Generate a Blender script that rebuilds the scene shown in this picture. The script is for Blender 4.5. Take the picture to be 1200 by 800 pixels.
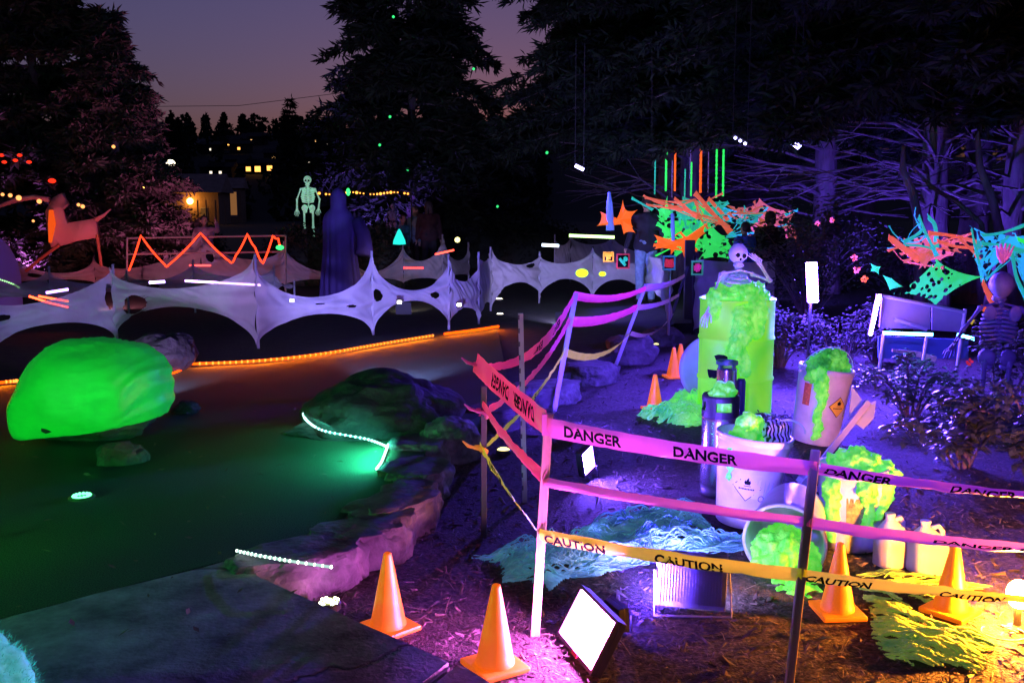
import bpy, bmesh, math, random
from math import radians, sin, cos, pi, sqrt, atan2
from mathutils import Vector, Matrix, Euler, noise

for o in list(bpy.data.objects):
    bpy.data.objects.remove(o)
S = bpy.context.scene
C = S.collection

# ------------------------------------------------------------------ camera, sky, exposure
F = 1100.0                 # focal length in pixels of the 1200 px wide photograph
PITCH = radians(8.05)
EYE = 1.55
cd = bpy.data.cameras.new('camera')
cam = bpy.data.objects.new('camera', cd); C.objects.link(cam)
cam.location = (0, 0, EYE)
cam.rotation_euler = (radians(90) - PITCH, 0, 0)
cd.sensor_width = 36.0; cd.lens = 36.0 * F / 1200.0
cd.clip_start = 0.05; cd.clip_end = 3000
S.camera = cam

w = bpy.data.worlds.new('World'); S.world = w; w.use_nodes = True
nt = w.node_tree; nt.nodes.clear()
sky = nt.nodes.new('ShaderNodeTexSky'); sky.sky_type = 'NISHITA'; sky.sun_disc = False
sky.sun_elevation = radians(-1.0); sky.sun_rotation = radians(0)
sky.altitude = 60; sky.air_density = 1.0; sky.dust_density = 2.5; sky.ozone_density = 1.6
tint = nt.nodes.new('ShaderNodeMix'); tint.data_type = 'RGBA'; tint.blend_type = 'MULTIPLY'
tint.inputs['Factor'].default_value = 1.0
tint.inputs[7].default_value = (1.22, 0.90, 1.90, 1)
bg = nt.nodes.new('ShaderNodeBackground'); bg.inputs['Strength'].default_value = 0.15
wo = nt.nodes.new('ShaderNodeOutputWorld')
nt.links.new(sky.outputs[0], tint.inputs[6]); nt.links.new(tint.outputs[2], bg.inputs['Color'])
nt.links.new(bg.outputs[0], wo.inputs[0])

S.view_settings.view_transform = 'Standard'; S.view_settings.look = 'None'
S.view_settings.exposure = 0.0; S.view_settings.gamma = 1.0
S.cycles.use_denoising = True
S.cycles.max_bounces = 6; S.cycles.diffuse_bounces = 2; S.cycles.glossy_bounces = 2
S.cycles.transparent_max_bounces = 8; S.cycles.transmission_bounces = 3
S.cycles.sample_clamp_indirect = 3.0
S.cycles.caustics_reflective = False; S.cycles.caustics_refractive = False

# ------------------------------------------------------------------ pixels to places
FW = Vector((0, cos(PITCH), -sin(PITCH))); UP = Vector((0, sin(PITCH), cos(PITCH)))
CP = Vector((0, 0, EYE))
ML = -0.15                 # level of the mulch bed (path and turf are at 0)
def ray(px, py):
    return FW + Vector((1, 0, 0)) * ((px - 600) / F) + UP * ((400 - py) / F)
def G(px, py, z=0.0):      # the point of the level z under a pixel
    d = ray(px, py); return CP + d * ((z - EYE) / d.z)
def D(px, py, Y):          # the point at the distance Y under a pixel
    d = ray(px, py); return CP + d * (Y / d.y)
def V(*a): return Vector(a)

# ------------------------------------------------------------------ objects
def tag(o, label=None, cat=None, group=None, kind=None):
    if label: o['label'] = label
    if cat: o['category'] = cat
    if group: o['group'] = group
    if kind: o['kind'] = kind
    return o
def thing(name, label, cat, loc=(0, 0, 0), rotz=0, group=None):
    o = bpy.data.objects.new(name, None); C.objects.link(o)
    o.empty_display_size = 0.05
    o.location = loc; o.rotation_euler = (0, 0, rotz)
    return tag(o, label, cat, group)
def ob(name, bm, mat=None, parent=None, world=False, smooth=False):
    """link a bmesh (or mesh) as one object; world=True: vertices are in world space"""
    if isinstance(bm, bmesh.types.BMesh):
        bmesh.ops.recalc_face_normals(bm, faces=bm.faces)
        me = bpy.data.meshes.new(name); bm.to_mesh(me); bm.free()
    else:
        me = bm
    if mat is not None:
        me.materials.clear(); me.materials.append(mat)
    if smooth:
        me.polygons.foreach_set('use_smooth', [True] * len(me.polygons))
    o = bpy.data.objects.new(name, me); C.objects.link(o)
    if parent is not None:
        o.parent = parent
        if world:
            r = parent
            off = Vector((0, 0, 0))
            while r is not None:
                off += r.location; r = r.parent
            o.location = -off
    return o
def single(name, bm, mat, label, cat, group=None, smooth=False, origin=None):
    o = ob(name, bm, mat, smooth=smooth)
    return tag(o, label, cat, group)
def copy_tree(o, parent=None):
    c = o.copy(); C.objects.link(c); c.parent = parent
    for ch in list(o.children): copy_tree(ch, c)
    return c

# ------------------------------------------------------------------ shapes
def NB(): return bmesh.new()
def box(bm, c, s, rot=None, bevel=0.0):
    m = Matrix.Translation(Vector(c)) @ (rot.to_4x4() if rot else Matrix.Identity(4)) @ Matrix.Diagonal((s[0], s[1], s[2], 1))
    r = bmesh.ops.create_cube(bm, size=1.0, matrix=m)
    if bevel:
        es = list({e for v in r['verts'] for e in v.link_edges})
        bmesh.ops.bevel(bm, geom=es, offset=bevel, segments=2, affect='EDGES', profile=0.5)
    return r['verts']
def frame_of(d):
    d = Vector(d).normalized()
    a = Vector((0, 0, 1)) if abs(d.z) < 0.95 else Vector((1, 0, 0))
    x = d.cross(a).normalized(); return x, d.cross(x).normalized(), d
def tube(bm, pts, r, n=8, caps=True, flat=1.0):
    pts = [Vector(p) for p in pts]
    rings = []
    px = None
    for i, p in enumerate(pts):
        d = pts[min(i + 1, len(pts) - 1)] - pts[max(i - 1, 0)]
        if d.length < 1e-9: d = Vector((0, 0, 1))
        d.normalize()
        if px is None: x, y, _ = frame_of(d)
        else:
            x = px - d * px.dot(d)
            if x.length < 1e-6: x = frame_of(d)[0]
            x.normalize(); y = d.cross(x)
        px = x
        rr = r[i] if isinstance(r, (list, tuple)) else r
        rings.append([bm.verts.new(p + x * (rr * cos(2 * pi * k / n)) + y * (rr * flat * sin(2 * pi * k / n))) for k in range(n)])
    for a, b in zip(rings, rings[1:]):
        for k in range(n):
            bm.faces.new((a[k], a[(k + 1) % n], b[(k + 1) % n], b[k]))
    if caps:
        bm.faces.new(rings[0][::-1]); bm.faces.new(rings[-1])
    return rings
def lathe(bm, prof, n=32, mat=None, wob=0.0, seed=0):
    mat = mat or Matrix.Identity(4)
    rings = []
    for r, z in prof:
        if r <= 1e-6: rings.append([bm.verts.new(mat @ Vector((0, 0, z)))])
        else: rings.append([bm.verts.new(mat @ Vector((r * cos(2 * pi * k / n), r * sin(2 * pi * k / n), z))) for k in range(n)])
    for a, b in zip(rings, rings[1:]):
        for k in range(n):
            k2 = (k + 1) % n
            if len(a) == 1 and len(b) == 1: continue
            if len(a) == 1: bm.faces.new((a[0], b[k2], b[k]))
            elif len(b) == 1: bm.faces.new((a[k], a[k2], b[0]))
            else: bm.faces.new((a[k], a[k2], b[k2], b[k]))
def ball(bm, c, r, sub=2, s=(1, 1, 1), rot=None):
    m = Matrix.Translation(Vector(c)) @ (rot.to_4x4() if rot else Matrix.Identity(4)) @ Matrix.Diagonal((s[0] * r, s[1] * r, s[2] * r, 1))
    return bmesh.ops.create_icosphere(bm, subdivisions=sub, radius=1.0, matrix=m)['verts']
def beam(bm, a, b, w, t, up=None):
    a, b = Vector(a), Vector(b); d = (b - a)
    L = d.length; d.normalize()
    u = Vector(up) if up else Vector((0, 1, 0))
    x = d.cross(u)
    if x.length < 1e-4: x = frame_of(d)[0]
    x.normalize(); y = d.cross(x)
    R = Matrix((x, y, d)).transposed()
    box(bm, (a + b) / 2, (w, t, L), R)
def sheet(bm, pts, z0=None, thick=0.0):
    vs = [bm.verts.new(Vector(p) if z0 is None else Vector((p[0], p[1], z0))) for p in pts]
    f = bm.faces.new(vs)
    if thick:
        r = bmesh.ops.extrude_face_region(bm, geom=[f])
        bmesh.ops.translate(bm, vec=(0, 0, -thick), verts=[g for g in r['geom'] if isinstance(g, bmesh.types.BMVert)])
    return f
def caps_mesh(caps, voxel=0.02, smooth=2):
    """tapered capsules fused into one continuous surface"""
    bm = NB()
    for p0, r0, p1, r1 in caps:
        p0, p1 = Vector(p0), Vector(p1)
        n = max(2, int((p1 - p0).length / (0.5 * max(min(r0, r1), 0.004))))
        n = min(n, 14)
        if (p1 - p0).length < 1e-6:
            ball(bm, p0, r0, 2); continue
        ball(bm, p0, r0, 2); ball(bm, p1, r1, 2)
        tube(bm, [p0.lerp(p1, i / n) for i in range(n + 1)], [r0 + (r1 - r0) * i / n for i in range(n + 1)], 10)
    me = bpy.data.meshes.new('t'); bm.to_mesh(me); bm.free()
    t = bpy.data.objects.new('t', me); C.objects.link(t)
    m = t.modifiers.new('r', 'REMESH'); m.mode = 'VOXEL'; m.voxel_size = voxel
    if smooth:
        s = t.modifiers.new('s', 'SMOOTH'); s.iterations = smooth; s.factor = 0.5
    dg = bpy.context.evaluated_depsgraph_get()
    out = bpy.data.meshes.new_from_object(t.evaluated_get(dg))
    bpy.data.objects.remove(t); bpy.data.meshes.remove(me)
    return out
def displace(me, fn):
    ns = [Vector(n.vector) for n in me.vertex_normals]
    for v, n in zip(me.vertices, ns):
        v.co = v.co + n * fn(v.co)
    me.update()
def foam_mesh(caps, voxel=0.011, amp=0.02, freq=14, seed=0):
    me = caps_mesh(caps, voxel * .8, 2)
    o = Vector((seed * 3.1, seed * 1.7, seed * 2.3))
    def fn(p):
        q = p * freq + o
        d = noise.voronoi(q)[0][0]
        d2 = noise.voronoi(q * 2.3)[0][0]
        return 1.35 * amp * (0.80 - d * 1.7) + amp * 0.9 * (0.55 - d2 * 1.2) + amp * 1.1 * noise.noise(p * freq * 0.35 + o)
    displace(me, fn)
    return me

# ------------------------------------------------------------------ materials
_M = {}
def mat(name, col, rough=0.6, emit=0.0, ecol=None, var=0.0, vscale=20, bump=0.0, bscale=60, metal=0.0, spec=0.5,
        trans=0.0, clear=0.0, stretch=None, col2=None, sub=0.0):
    """procedural material: colour with noise variation, relief, gloss, optional glow and thin-sheet translucency"""
    if name in _M: return _M[name]
    m = bpy.data.materials.new(name); m.use_nodes = True
    n = m.node_tree.nodes; l = m.node_tree.links
    p = n['Principled BSDF']; out = n['Material Output']
    p.inputs['Base Color'].default_value = (*col, 1); p.inputs['Roughness'].default_value = rough
    p.inputs['Metallic'].default_value = metal; p.inputs['Specular IOR Level'].default_value = spec
    vec = None
    if var or bump:
        tc = n.new('ShaderNodeTexCoord'); mp = n.new('ShaderNodeMapping')
        l.new(tc.outputs['Object'], mp.inputs['Vector'])
        if stretch: mp.inputs['Scale'].default_value = stretch
        vec = mp.outputs[0]
    csrc = None
    if var:
        t = n.new('ShaderNodeTexNoise'); t.inputs['Scale'].default_value = vscale; t.inputs['Detail'].default_value = 6
        t.inputs['Roughness'].default_value = 0.62
        l.new(vec, t.inputs['Vector'])
        r = n.new('ShaderNodeValToRGB')
        a = col2 or tuple(max(0, c * (1 - var)) for c in col)
        b = tuple(min(1, c * (1 + 0.6 * var)) for c in col)
        r.color_ramp.elements[0].position = 0.32; r.color_ramp.elements[1].position = 0.68
        r.color_ramp.elements[0].color = (*a, 1); r.color_ramp.elements[1].color = (*b, 1)
        l.new(t.outputs['Fac'], r.inputs[0]); l.new(r.outputs[0], p.inputs['Base Color']); csrc = r.outputs[0]
    if bump:
        t2 = n.new('ShaderNodeTexNoise'); t2.inputs['Scale'].default_value = bscale; t2.inputs['Detail'].default_value = 5
        l.new(vec, t2.inputs['Vector'])
        bp = n.new('ShaderNodeBump'); bp.inputs['Strength'].default_value = bump; bp.inputs['Distance'].default_value = 0.02
        l.new(t2.outputs['Fac'], bp.inputs['Height']); l.new(bp.outputs[0], p.inputs['Normal'])
    if emit:
        p.inputs['Emission Color'].default_value = (*(ecol or col), 1)
        p.inputs['Emission Strength'].default_value = emit
        if csrc and ecol is None: l.new(csrc, p.inputs['Emission Color'])
    if trans or clear:
        last = p.outputs[0]
        if trans:
            tr = n.new('ShaderNodeBsdfTranslucent'); tr.inputs[0].default_value = (*col, 1)
            mx = n.new('ShaderNodeMixShader'); mx.inputs[0].default_value = trans
            l.new(last, mx.inputs[1]); l.new(tr.outputs[0], mx.inputs[2]); last = mx.outputs[0]
        if clear:
            tp = n.new('ShaderNodeBsdfTransparent')
            mx = n.new('ShaderNodeMixShader'); mx.inputs[0].default_value = clear
            l.new(last, mx.inputs[1]); l.new(tp.outputs[0], mx.inputs[2]); last = mx.outputs[0]
        l.new(last, out.inputs['Surface'])
    _M[name] = m
    return m
def glow(name, col, strength):
    if name in _M: return _M[name]
    m = bpy.data.materials.new(name); m.use_nodes = True
    n = m.node_tree.nodes; n.clear()
    e = n.new('ShaderNodeEmission'); e.inputs[0].default_value = (*col, 1); e.inputs[1].default_value = strength
    o = n.new('ShaderNodeOutputMaterial'); m.node_tree.links.new(e.outputs[0], o.inputs[0])
    _M[name] = m
    return m
def spot(parent, at, target, col, watts, deg, blend=0.6, radius=0.06):
    ld = bpy.data.lights.new('lamp', 'SPOT'); ld.energy = watts; ld.color = col; ld.spot_size = radians(deg); ld.spot_blend = blend
    ld.shadow_soft_size = radius
    o = bpy.data.objects.new('lamp', ld); C.objects.link(o); o.parent = parent
    o.location = Vector(at) - parent.location
    o.rotation_euler = (Vector(target) - Vector(at)).to_track_quat('-Z', 'Y').to_euler()
    return o
def strip_lamp(parent, a, b, col, watts, aim=(0, 0, -1), wide=0.03):
    ld = bpy.data.lights.new('lamp', 'AREA'); ld.shape = 'RECTANGLE'; ld.size = (Vector(b) - Vector(a)).length; ld.size_y = wide
    ld.energy = watts; ld.color = col
    o = bpy.data.objects.new('lamp', ld); C.objects.link(o); o.parent = parent
    x = (Vector(b) - Vector(a)).normalized(); z = -Vector(aim).normalized(); z = (z - x * z.dot(x)).normalized(); y = z.cross(x)
    o.location = (Vector(a) + Vector(b)) / 2 - parent.location
    o.rotation_euler = Matrix((x, y, z)).transposed().to_euler()
    return o
def fluor(name, col, emit, **k):       # day-glow plastic, tape, cloth and foam: its own emission stands in for black-light fluorescence
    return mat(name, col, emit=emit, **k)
# ================================================================== THE SETTING
def soil_material():
    m = mat('mulch_soil', (0.085, 0.065, 0.058), 0.9, var=0.7, vscale=38, bump=0.9, bscale=75)
    return m
MULCH = soil_material()
LAWN = mat('lawn', (0.020, 0.028, 0.014), 0.95, var=0.6, vscale=9, bump=0.5, bscale=40)
TURF = mat('turf', (0.060, 0.120, 0.070), 0.95, var=0.75, vscale=170, bump=1.0, bscale=300, spec=0.15)

bm = NB(); sheet(bm, [(-900, -40), (900, -40), (900, 1500), (-900, 1500)], -0.17)
tag(ob('ground', bm, LAWN), 'dark ground reaching to the hills', kind='structure')

# mulch bed with gentle mounds
bm = NB()
nx, ny = 110, 110
x0, x1, y0, y1 = -2.2, 9.5, 1.4, 13.4
def mulch_z(x, y):
    return ML + 0.022 * noise.noise(V(x * 1.1, y * 1.1, 3)) + 0.008 * noise.noise(V(x * 6, y * 6, 9))
gv = [[bm.verts.new((x0 + (x1 - x0) * i / nx, y0 + (y1 - y0) * j / ny, 0)) for i in range(nx + 1)] for j in range(ny + 1)]
for r in gv:
    for v in r: v.co.z = mulch_z(v.co.x, v.co.y)
for j in range(ny):
    for i in range(nx):
        bm.faces.new((gv[j][i], gv[j][i + 1], gv[j + 1][i + 1], gv[j + 1][i]))
tag(ob('mulch_bed', bm, MULCH, smooth=True), 'dark bark mulch bed on the right', kind='structure')

# step line between the raised turf and the mulch bed (tops of the rock border)
STEP = [G(306, 664), G(352, 648), G(405, 626), G(455, 596), G(486, 560), G(500, 525), G(535, 500), G(585, 470),
        G(640, 446), G(700, 424), G(752, 398), G(790, 378)]
path_near = [G(574, 800), G(480, 757), G(395, 718), G(306, 678)]
corner = G(283, 650)
# lawn beyond and turf: one raised slab each
far_right = [V(9.6, STEP[-1].y + 0.3, 0), V(900, STEP[-1].y + 0.3, 0), V(900, 1490, 0), V(-900, 1490, 0), V(-900, 9.4, 0)]
rope_px = [(-140, 472), (0, 452), (60, 447), (185, 440), (212, 433), (218, 431), (300, 427), (380, 418), (440, 406), (500, 396), (583, 385)]
rope_g = [G(x, y) for x, y in rope_px]
bm = NB()
sheet(bm, [(p.x, p.y, 0) for p in STEP[6:]] + [tuple(p) for p in far_right] + [(-8, 9.4, 0)] +
      [(p.x, p.y + 0.02, 0) for p in rope_g[1:]], -0.008, 0.15)
bmesh.ops.triangulate(bm, faces=bm.faces)
tag(ob('lawn', bm, LAWN), 'dark lawn beyond the putting green', kind='structure')
bm = NB()
p_edge = [G(283, 651), G(140, 688), G(0, 724), G(-300, 800)]
sheet(bm, [(p.x, p.y) for p in p_edge[::-1]] + [(p.x, p.y) for p in STEP[:7]] + [(G(600, 470).x, G(600, 470).y)] +
      [(p.x, p.y) for p in rope_g[::-1]], 0.0, 0.14)
bmesh.ops.triangulate(bm, faces=bm.faces)
tag(ob('putting_green', bm, TURF), 'green artificial turf of the putting green', kind='structure')

# concrete path: two slabs with an open joint
def concrete():
    m = mat('concrete', (0.24, 0.24, 0.225), 0.85, var=0.75, vscale=4.5, bump=0.35, bscale=55)
    n = m.node_tree.nodes; l = m.node_tree.links
    p = n['Principled BSDF']; bp = [x for x in n if x.type == 'BUMP'][0]
    tc = [x for x in n if x.type == 'TEX_COORD'][0]
    nz = n.new('ShaderNodeTexNoise'); nz.inputs['Scale'].default_value = 3.0; nz.inputs['Detail'].default_value = 6
    l.new(tc.outputs['Object'], nz.inputs['Vector'])
    mv = n.new('ShaderNodeMix'); mv.data_type = 'RGBA'; mv.inputs['Factor'].default_value = 0.28
    l.new(tc.outputs['Object'], mv.inputs[6]); l.new(nz.outputs['Color'], mv.inputs[7])
    vo = n.new('ShaderNodeTexVoronoi'); vo.feature = 'DISTANCE_TO_EDGE'; vo.inputs['Scale'].default_value = 1.25
    l.new(mv.outputs[2], vo.inputs['Vector'])
    mr = n.new('ShaderNodeMapRange'); mr.inputs['From Min'].default_value = 0.0; mr.inputs['From Max'].default_value = 0.020
    mr.inputs['To Min'].default_value = 0.0; mr.inputs['To Max'].default_value = 1.0
    l.new(vo.outputs['Distance'], mr.inputs[0])
    # cracks run only here and there
    n3 = n.new('ShaderNodeTexNoise'); n3.inputs['Scale'].default_value = 1.7
    l.new(tc.outputs['Object'], n3.inputs['Vector'])
    m3 = n.new('ShaderNodeMapRange'); m3.inputs['From Min'].default_value = 0.56; m3.inputs['From Max'].default_value = 0.62
    l.new(n3.outputs['Fac'], m3.inputs[0])
    mxx = n.new('ShaderNodeMath'); mxx.operation = 'MAXIMUM'
    l.new(mr.outputs[0], mxx.inputs[0]); l.new(m3.outputs[0], mxx.inputs[1])
    src = p.inputs['Base Color'].links[0].from_socket
    mm = n.new('ShaderNodeMix'); mm.data_type = 'RGBA'; mm.inputs[6].default_value = (0.03, 0.03, 0.028, 1)
    l.new(mxx.outputs[0], mm.inputs[0]); l.new(src, mm.inputs[7]); l.new(mm.outputs[2], p.inputs['Base Color'])
    b2 = n.new('ShaderNodeBump'); b2.inputs['Strength'].default_value = 0.8; b2.inputs['Distance'].default_value = 0.015
    l.new(mxx.outputs[0], b2.inputs['Height']); l.new(bp.outputs[0], b2.inputs['Normal']); l.new(b2.outputs[0], p.inputs['Normal'])
    return m
CONC = concrete()
path = thing('path', 'grey concrete footpath in the foreground', None); path['kind'] = 'structure'
if 'category' in path: del path['category']
ja, jb = G(535, 776), G(497, 806)
def wavy(a, b, n, amp, seed):
    out = []
    for i in range(n):
        t = i / n; p = a.lerp(b, t)
        out.append(p + V(amp * noise.noise(V(p.x * 4, p.y * 4, seed)), amp * noise.noise(V(p.x * 4, p.y * 4, seed + 5)), 0))
    return out
def slab(pts):
    bm = NB(); sheet(bm, [(p.x, p.y) for p in pts], 0.006, 0.19)
    top = [f for f in bm.faces if abs(f.normal.z) > 0.9 and f.calc_center_median().z > 0]
    es = [e for f in top for e in f.edges]
    bmesh.ops.bevel(bm, geom=es, offset=0.012, segments=2, affect='EDGES')
    return bm
jd = (jb - ja).normalized(); jx = jb + jd * 2.2
gap = V(0.010, 0.004, 0)
main = wavy(G(283, 652), G(0, 725), 14, 0.02, 1) + [G(0, 725), G(-300, 801), V(-6, 0.4, 0), V(jx.x, 0.4, 0) - gap, jx - gap, jb - gap] \
       + wavy(ja - gap, G(395, 716), 6, 0.004, 4) + wavy(G(395, 716), G(306, 676), 5, 0.01, 6) + [G(306, 676)]
ob('slab', slab(main), CONC, path)
second = [ja + gap, jb + gap, jx + gap, V(2.6, 0.4, 0), G(900, 960), G(574, 798)]
ob('slab', slab(second), CONC, path)

# bark chips: nobody could count them
random.seed(7)
def inside_mulch(p):
    # right of the step line / of the path edge
    pts = [V(2.6, 0.4, 0), G(900, 965)] + path_near + STEP + [V(9.6, 12, 0), V(9.6, 0.4, 0)]
    c = False; j = len(pts) - 1
    for i in range(len(pts)):
        a, b = pts[i], pts[j]
        if (a.y > p.y) != (b.y > p.y) and p.x < (b.x - a.x) * (p.y - a.y) / (b.y - a.y) + a.x: c = not c
        j = i
    return c
vs, fs = [], []
cnt = 0
while cnt < 15000:
    y = 2.2 + 8.5 * random.random() ** 1.6; x = random.uniform(-1.6, 1.0 + y * 0.62)
    p = V(x, y, 0)
    if not inside_mulch(p): continue
    cnt += 1
    L = random.uniform(0.012, 0.045) * (1 if random.random() < 0.93 else 2.2); W = L * random.uniform(0.12, 0.4)
    R = Euler((random.gauss(0, 0.35), random.gauss(0, 0.35), random.uniform(0, 6.28))).to_matrix()
    o = V(x, y, mulch_z(x, y) + random.uniform(0.002, 0.014))
    b = len(vs)
    for q in (V(-L / 2, -W / 2, 0), V(L / 2, -W / 3, 0.002), V(L / 2.2, W / 2.5, 0.003), V(-L / 2, W / 2, 0)):
        vs.append(o + R @ q)
    vs.append(o + R @ V(0, 0, 0.25 * W + 0.002))
    for k in range(4): fs.append((b + k, b + (k + 1) % 4, b + 4))
me = bpy.data.meshes.new('bark_chips'); me.from_pydata(vs, [], fs)
CHIP = mat('bark_chip', (0.13, 0.10, 0.088), 0.7, var=0.85, vscale=9, spec=0.6)
tag(ob('bark_chips', me, CHIP), 'loose bark chips over the mulch bed', 'mulch', kind='stuff')
vs, fs = [], []
random.seed(70)
for k in range(420):                      # dead grass stems and pine needles lying on the bed
    y = 2.6 + 5.5 * random.random() ** 1.3; x = random.uniform(-1.6, 1.0 + y * 0.62)
    if not inside_mulch(V(x, y, 0)): continue
    L = random.uniform(0.05, 0.16); a = random.uniform(0, 6.28)
    d = V(cos(a), sin(a), random.uniform(-0.05, 0.35)).normalized(); s = V(-sin(a), cos(a), 0) * 0.0016
    o = V(x, y, mulch_z(x, y) + 0.012); b = len(vs)
    m_ = o + d * L / 2 + V(0, 0, 0.008)
    vs += [o - s, o + s, m_ + s, m_ - s, o + d * L + s * .3, o + d * L - s * .3]
    fs += [(b, b + 1, b + 2, b + 3), (b + 3, b + 2, b + 4, b + 5)]
me = bpy.data.meshes.new('dead_grass'); me.from_pydata(vs, [], fs)
tag(ob('dead_grass', me, mat('straw', (0.30, 0.24, 0.15), 0.8)), 'dry grass stems scattered over the mulch', 'grass', kind='stuff')

vs, fs = [], []
random.seed(71)
for k in range(150):                      # a few fallen leaves and bits on the turf and the path
    y = 3.2 + 6.5 * random.random() ** 1.2; x = random.uniform(-.62 * y, .3)
    if inside_mulch(V(x, y, 0)) or x > -.2: continue
    L = random.uniform(.008, .028); R = Euler((random.gauss(0, .3), random.gauss(0, .3), random.uniform(0, 6.28))).to_matrix(); b_ = len(vs); o = V(x, y, .014)
    vs += [o + R @ V(-L, 0, 0), o + R @ V(0, L * .45, .003), o + R @ V(L, 0, .004), o + R @ V(0, -L * .45, .002)]; fs.append((b_, b_ + 1, b_ + 2, b_ + 3))
me = bpy.data.meshes.new('fallen_leaves'); me.from_pydata(vs, [], fs)
tag(ob('fallen_leaves', me, mat('dry_leaf', (.16, .11, .06), .8, var=.5, vscale=4)), 'scattered dry leaf bits on the turf and the path', 'leaves', kind='stuff')

# ------------------------------------------------------------------ rocks
ROCK = mat('rock', (0.15, 0.135, 0.14), 0.85, var=0.6, vscale=7, bump=0.8, bscale=22)
ROCKD = mat('dark_rock', (0.045, 0.038, 0.040), 0.9, var=0.6, vscale=7, bump=0.8, bscale=22)
def rock_bm(c, s, seed, rotz=0.0, flat_top=None, sub=4, rough=0.2, boxy=1.0):
    bm = NB(); vs = ball(bm, (0, 0, 0), 1.0, sub)
    o = V(seed * 7.3, seed * 3.1, seed * 5.7)
    for v in vs:
        d = v.co.normalized()
        r = 1 + rough * 1.3 * noise.noise(d * 1.1 + o) + rough * 0.7 * noise.noise(d * 2.6 + o) + rough * 0.3 * noise.noise(d * 7 + o)
        # chiselled facets
        cell = noise.voronoi(d * 1.7 + o)[0]
        r += rough * 0.55 * (cell[1] - cell[0]) - rough * 0.2
        v.co = V(*[abs(q) ** boxy * (1 if q >= 0 else -1) for q in d]) * r
    R = Matrix.Rotation(rotz, 3, 'Z')
    for v in vs:
        p = R @ V(v.co.x * s[0], v.co.y * s[1], v.co.z * s[2]) + Vector(c)
        if flat_top is not None and p.z > flat_top: p.z = flat_top + (p.z - flat_top) * 0.10 + .006 * noise.noise(p * 9)
        v.co = p
    return bm
rocks = [
    (G(340, 652), (0.26, 0.18, 0.17), 0.5, 0.03, 'pale purple-lit border rock behind the short LED strip'),
    (G(420, 622), (0.22, 0.16, 0.17), 0.4, 0.02, 'pitted border rock second from the path corner'),
    (G(462, 590), (0.24, 0.18, 0.18), 0.9, 0.03, 'mossy flat-topped border rock at the bend of the green'),
    (G(487, 552), (0.22, 0.20, 0.19), 1.3, 0.03, 'steep-faced border rock nearest the bright turf corner'),
    (G(492, 518), (0.22, 0.2, 0.19), 1.3, 0.03, 'border rock tucked under the right end of the boulder'),
    (G(378, 640), (0.20, 0.15, 0.16), 0.45, 0.02, 'low border rock wedged between the two nearest large ones'),
    (G(444, 606), (0.18, 0.15, 0.165), 0.6, 0.02, 'low border rock wedged in the middle of the curving edge'),
    (G(478, 572), (0.17, 0.15, 0.17), 1.1, 0.02, 'low border rock wedged before the bright turf corner'),
    (G(528, 512), (0.22, 0.17, 0.22), 0.6, 0.16, 'pale rounded rock against the right side of the boulder'),
    (G(585, 478), (0.30, 0.20, 0.17), 0.5, 0.02, 'long dark border rock behind the tall thin stake'),
    (G(640, 452), (0.35, 0.20, 0.18), 0.5, 0.03, 'border rock behind the blue leaning stake'),
    (G(690, 430), (0.30, 0.22, 0.18), 0.6, 0.04, 'border rock above the nearer row of yellow puck lights'),
    (G(738, 408), (0.30, 0.25, 0.25), 0.2, 0.2, 'round blue-lit boulder behind the second leaning stake'),
    (G(775, 390), (0.25, 0.2, 0.15), 0.2, 0.1, 'small border rock at the foot of the pale curtain fence'),
]
for i, (c, s, rz, ft, lab) in enumerate(rocks):
    c = V(c.x, c.y, -0.08)
    s = (s[0] * 1.16, s[1] * 1.02, s[2] * 1.0) if i < 5 else s
    single('border_rock', rock_bm(c, s, i + 1, rz, ft, boxy=.74 if i < 8 else .85, sub=5, rough=.17), ROCK if i not in (9,) else ROCKD, lab, 'rock', 'rocks bordering the mulch bed', smooth=False)
bc = G(438, 512); bc = V(bc.x, bc.y + 0.34, 0.05)
single('boulder', rock_bm(bc, (0.56, 0.42, 0.34), 21, 0.0, sub=5, rough=0.16), ROCKD, 'large dark rough boulder ringed by a teal LED strip', 'boulder')
single('low_stone', rock_bm(bc + V(-0.05, -0.16, -0.06), (0.62, 0.30, 0.10), 24, 0.08, sub=4, rough=0.14), ROCKD, 'low dark stone ledge at the foot of the large boulder', 'rock')
single('small_rock', rock_bm(G(140, 541) + V(0.02, 0, 0.03), (0.14, 0.09, 0.10), 31, 0.3, boxy=.8), ROCKD, 'small craggy rock in front of the green wrapped boulder', 'rock')
single('small_rock', rock_bm(G(219, 483) + V(0, 0, 0.02), (0.11, 0.09, 0.075), 32, 0.8), ROCKD, 'little dark rock lying alone right of the wrapped boulder', 'rock')
single('boulder', rock_bm(G(180, 437) + V(0, 0.25, 0.1), (0.32, 0.28, 0.26), 33, 0.2), ROCKD, 'dark boulder behind the green wrapped one beside the rope light', 'boulder')
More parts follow.
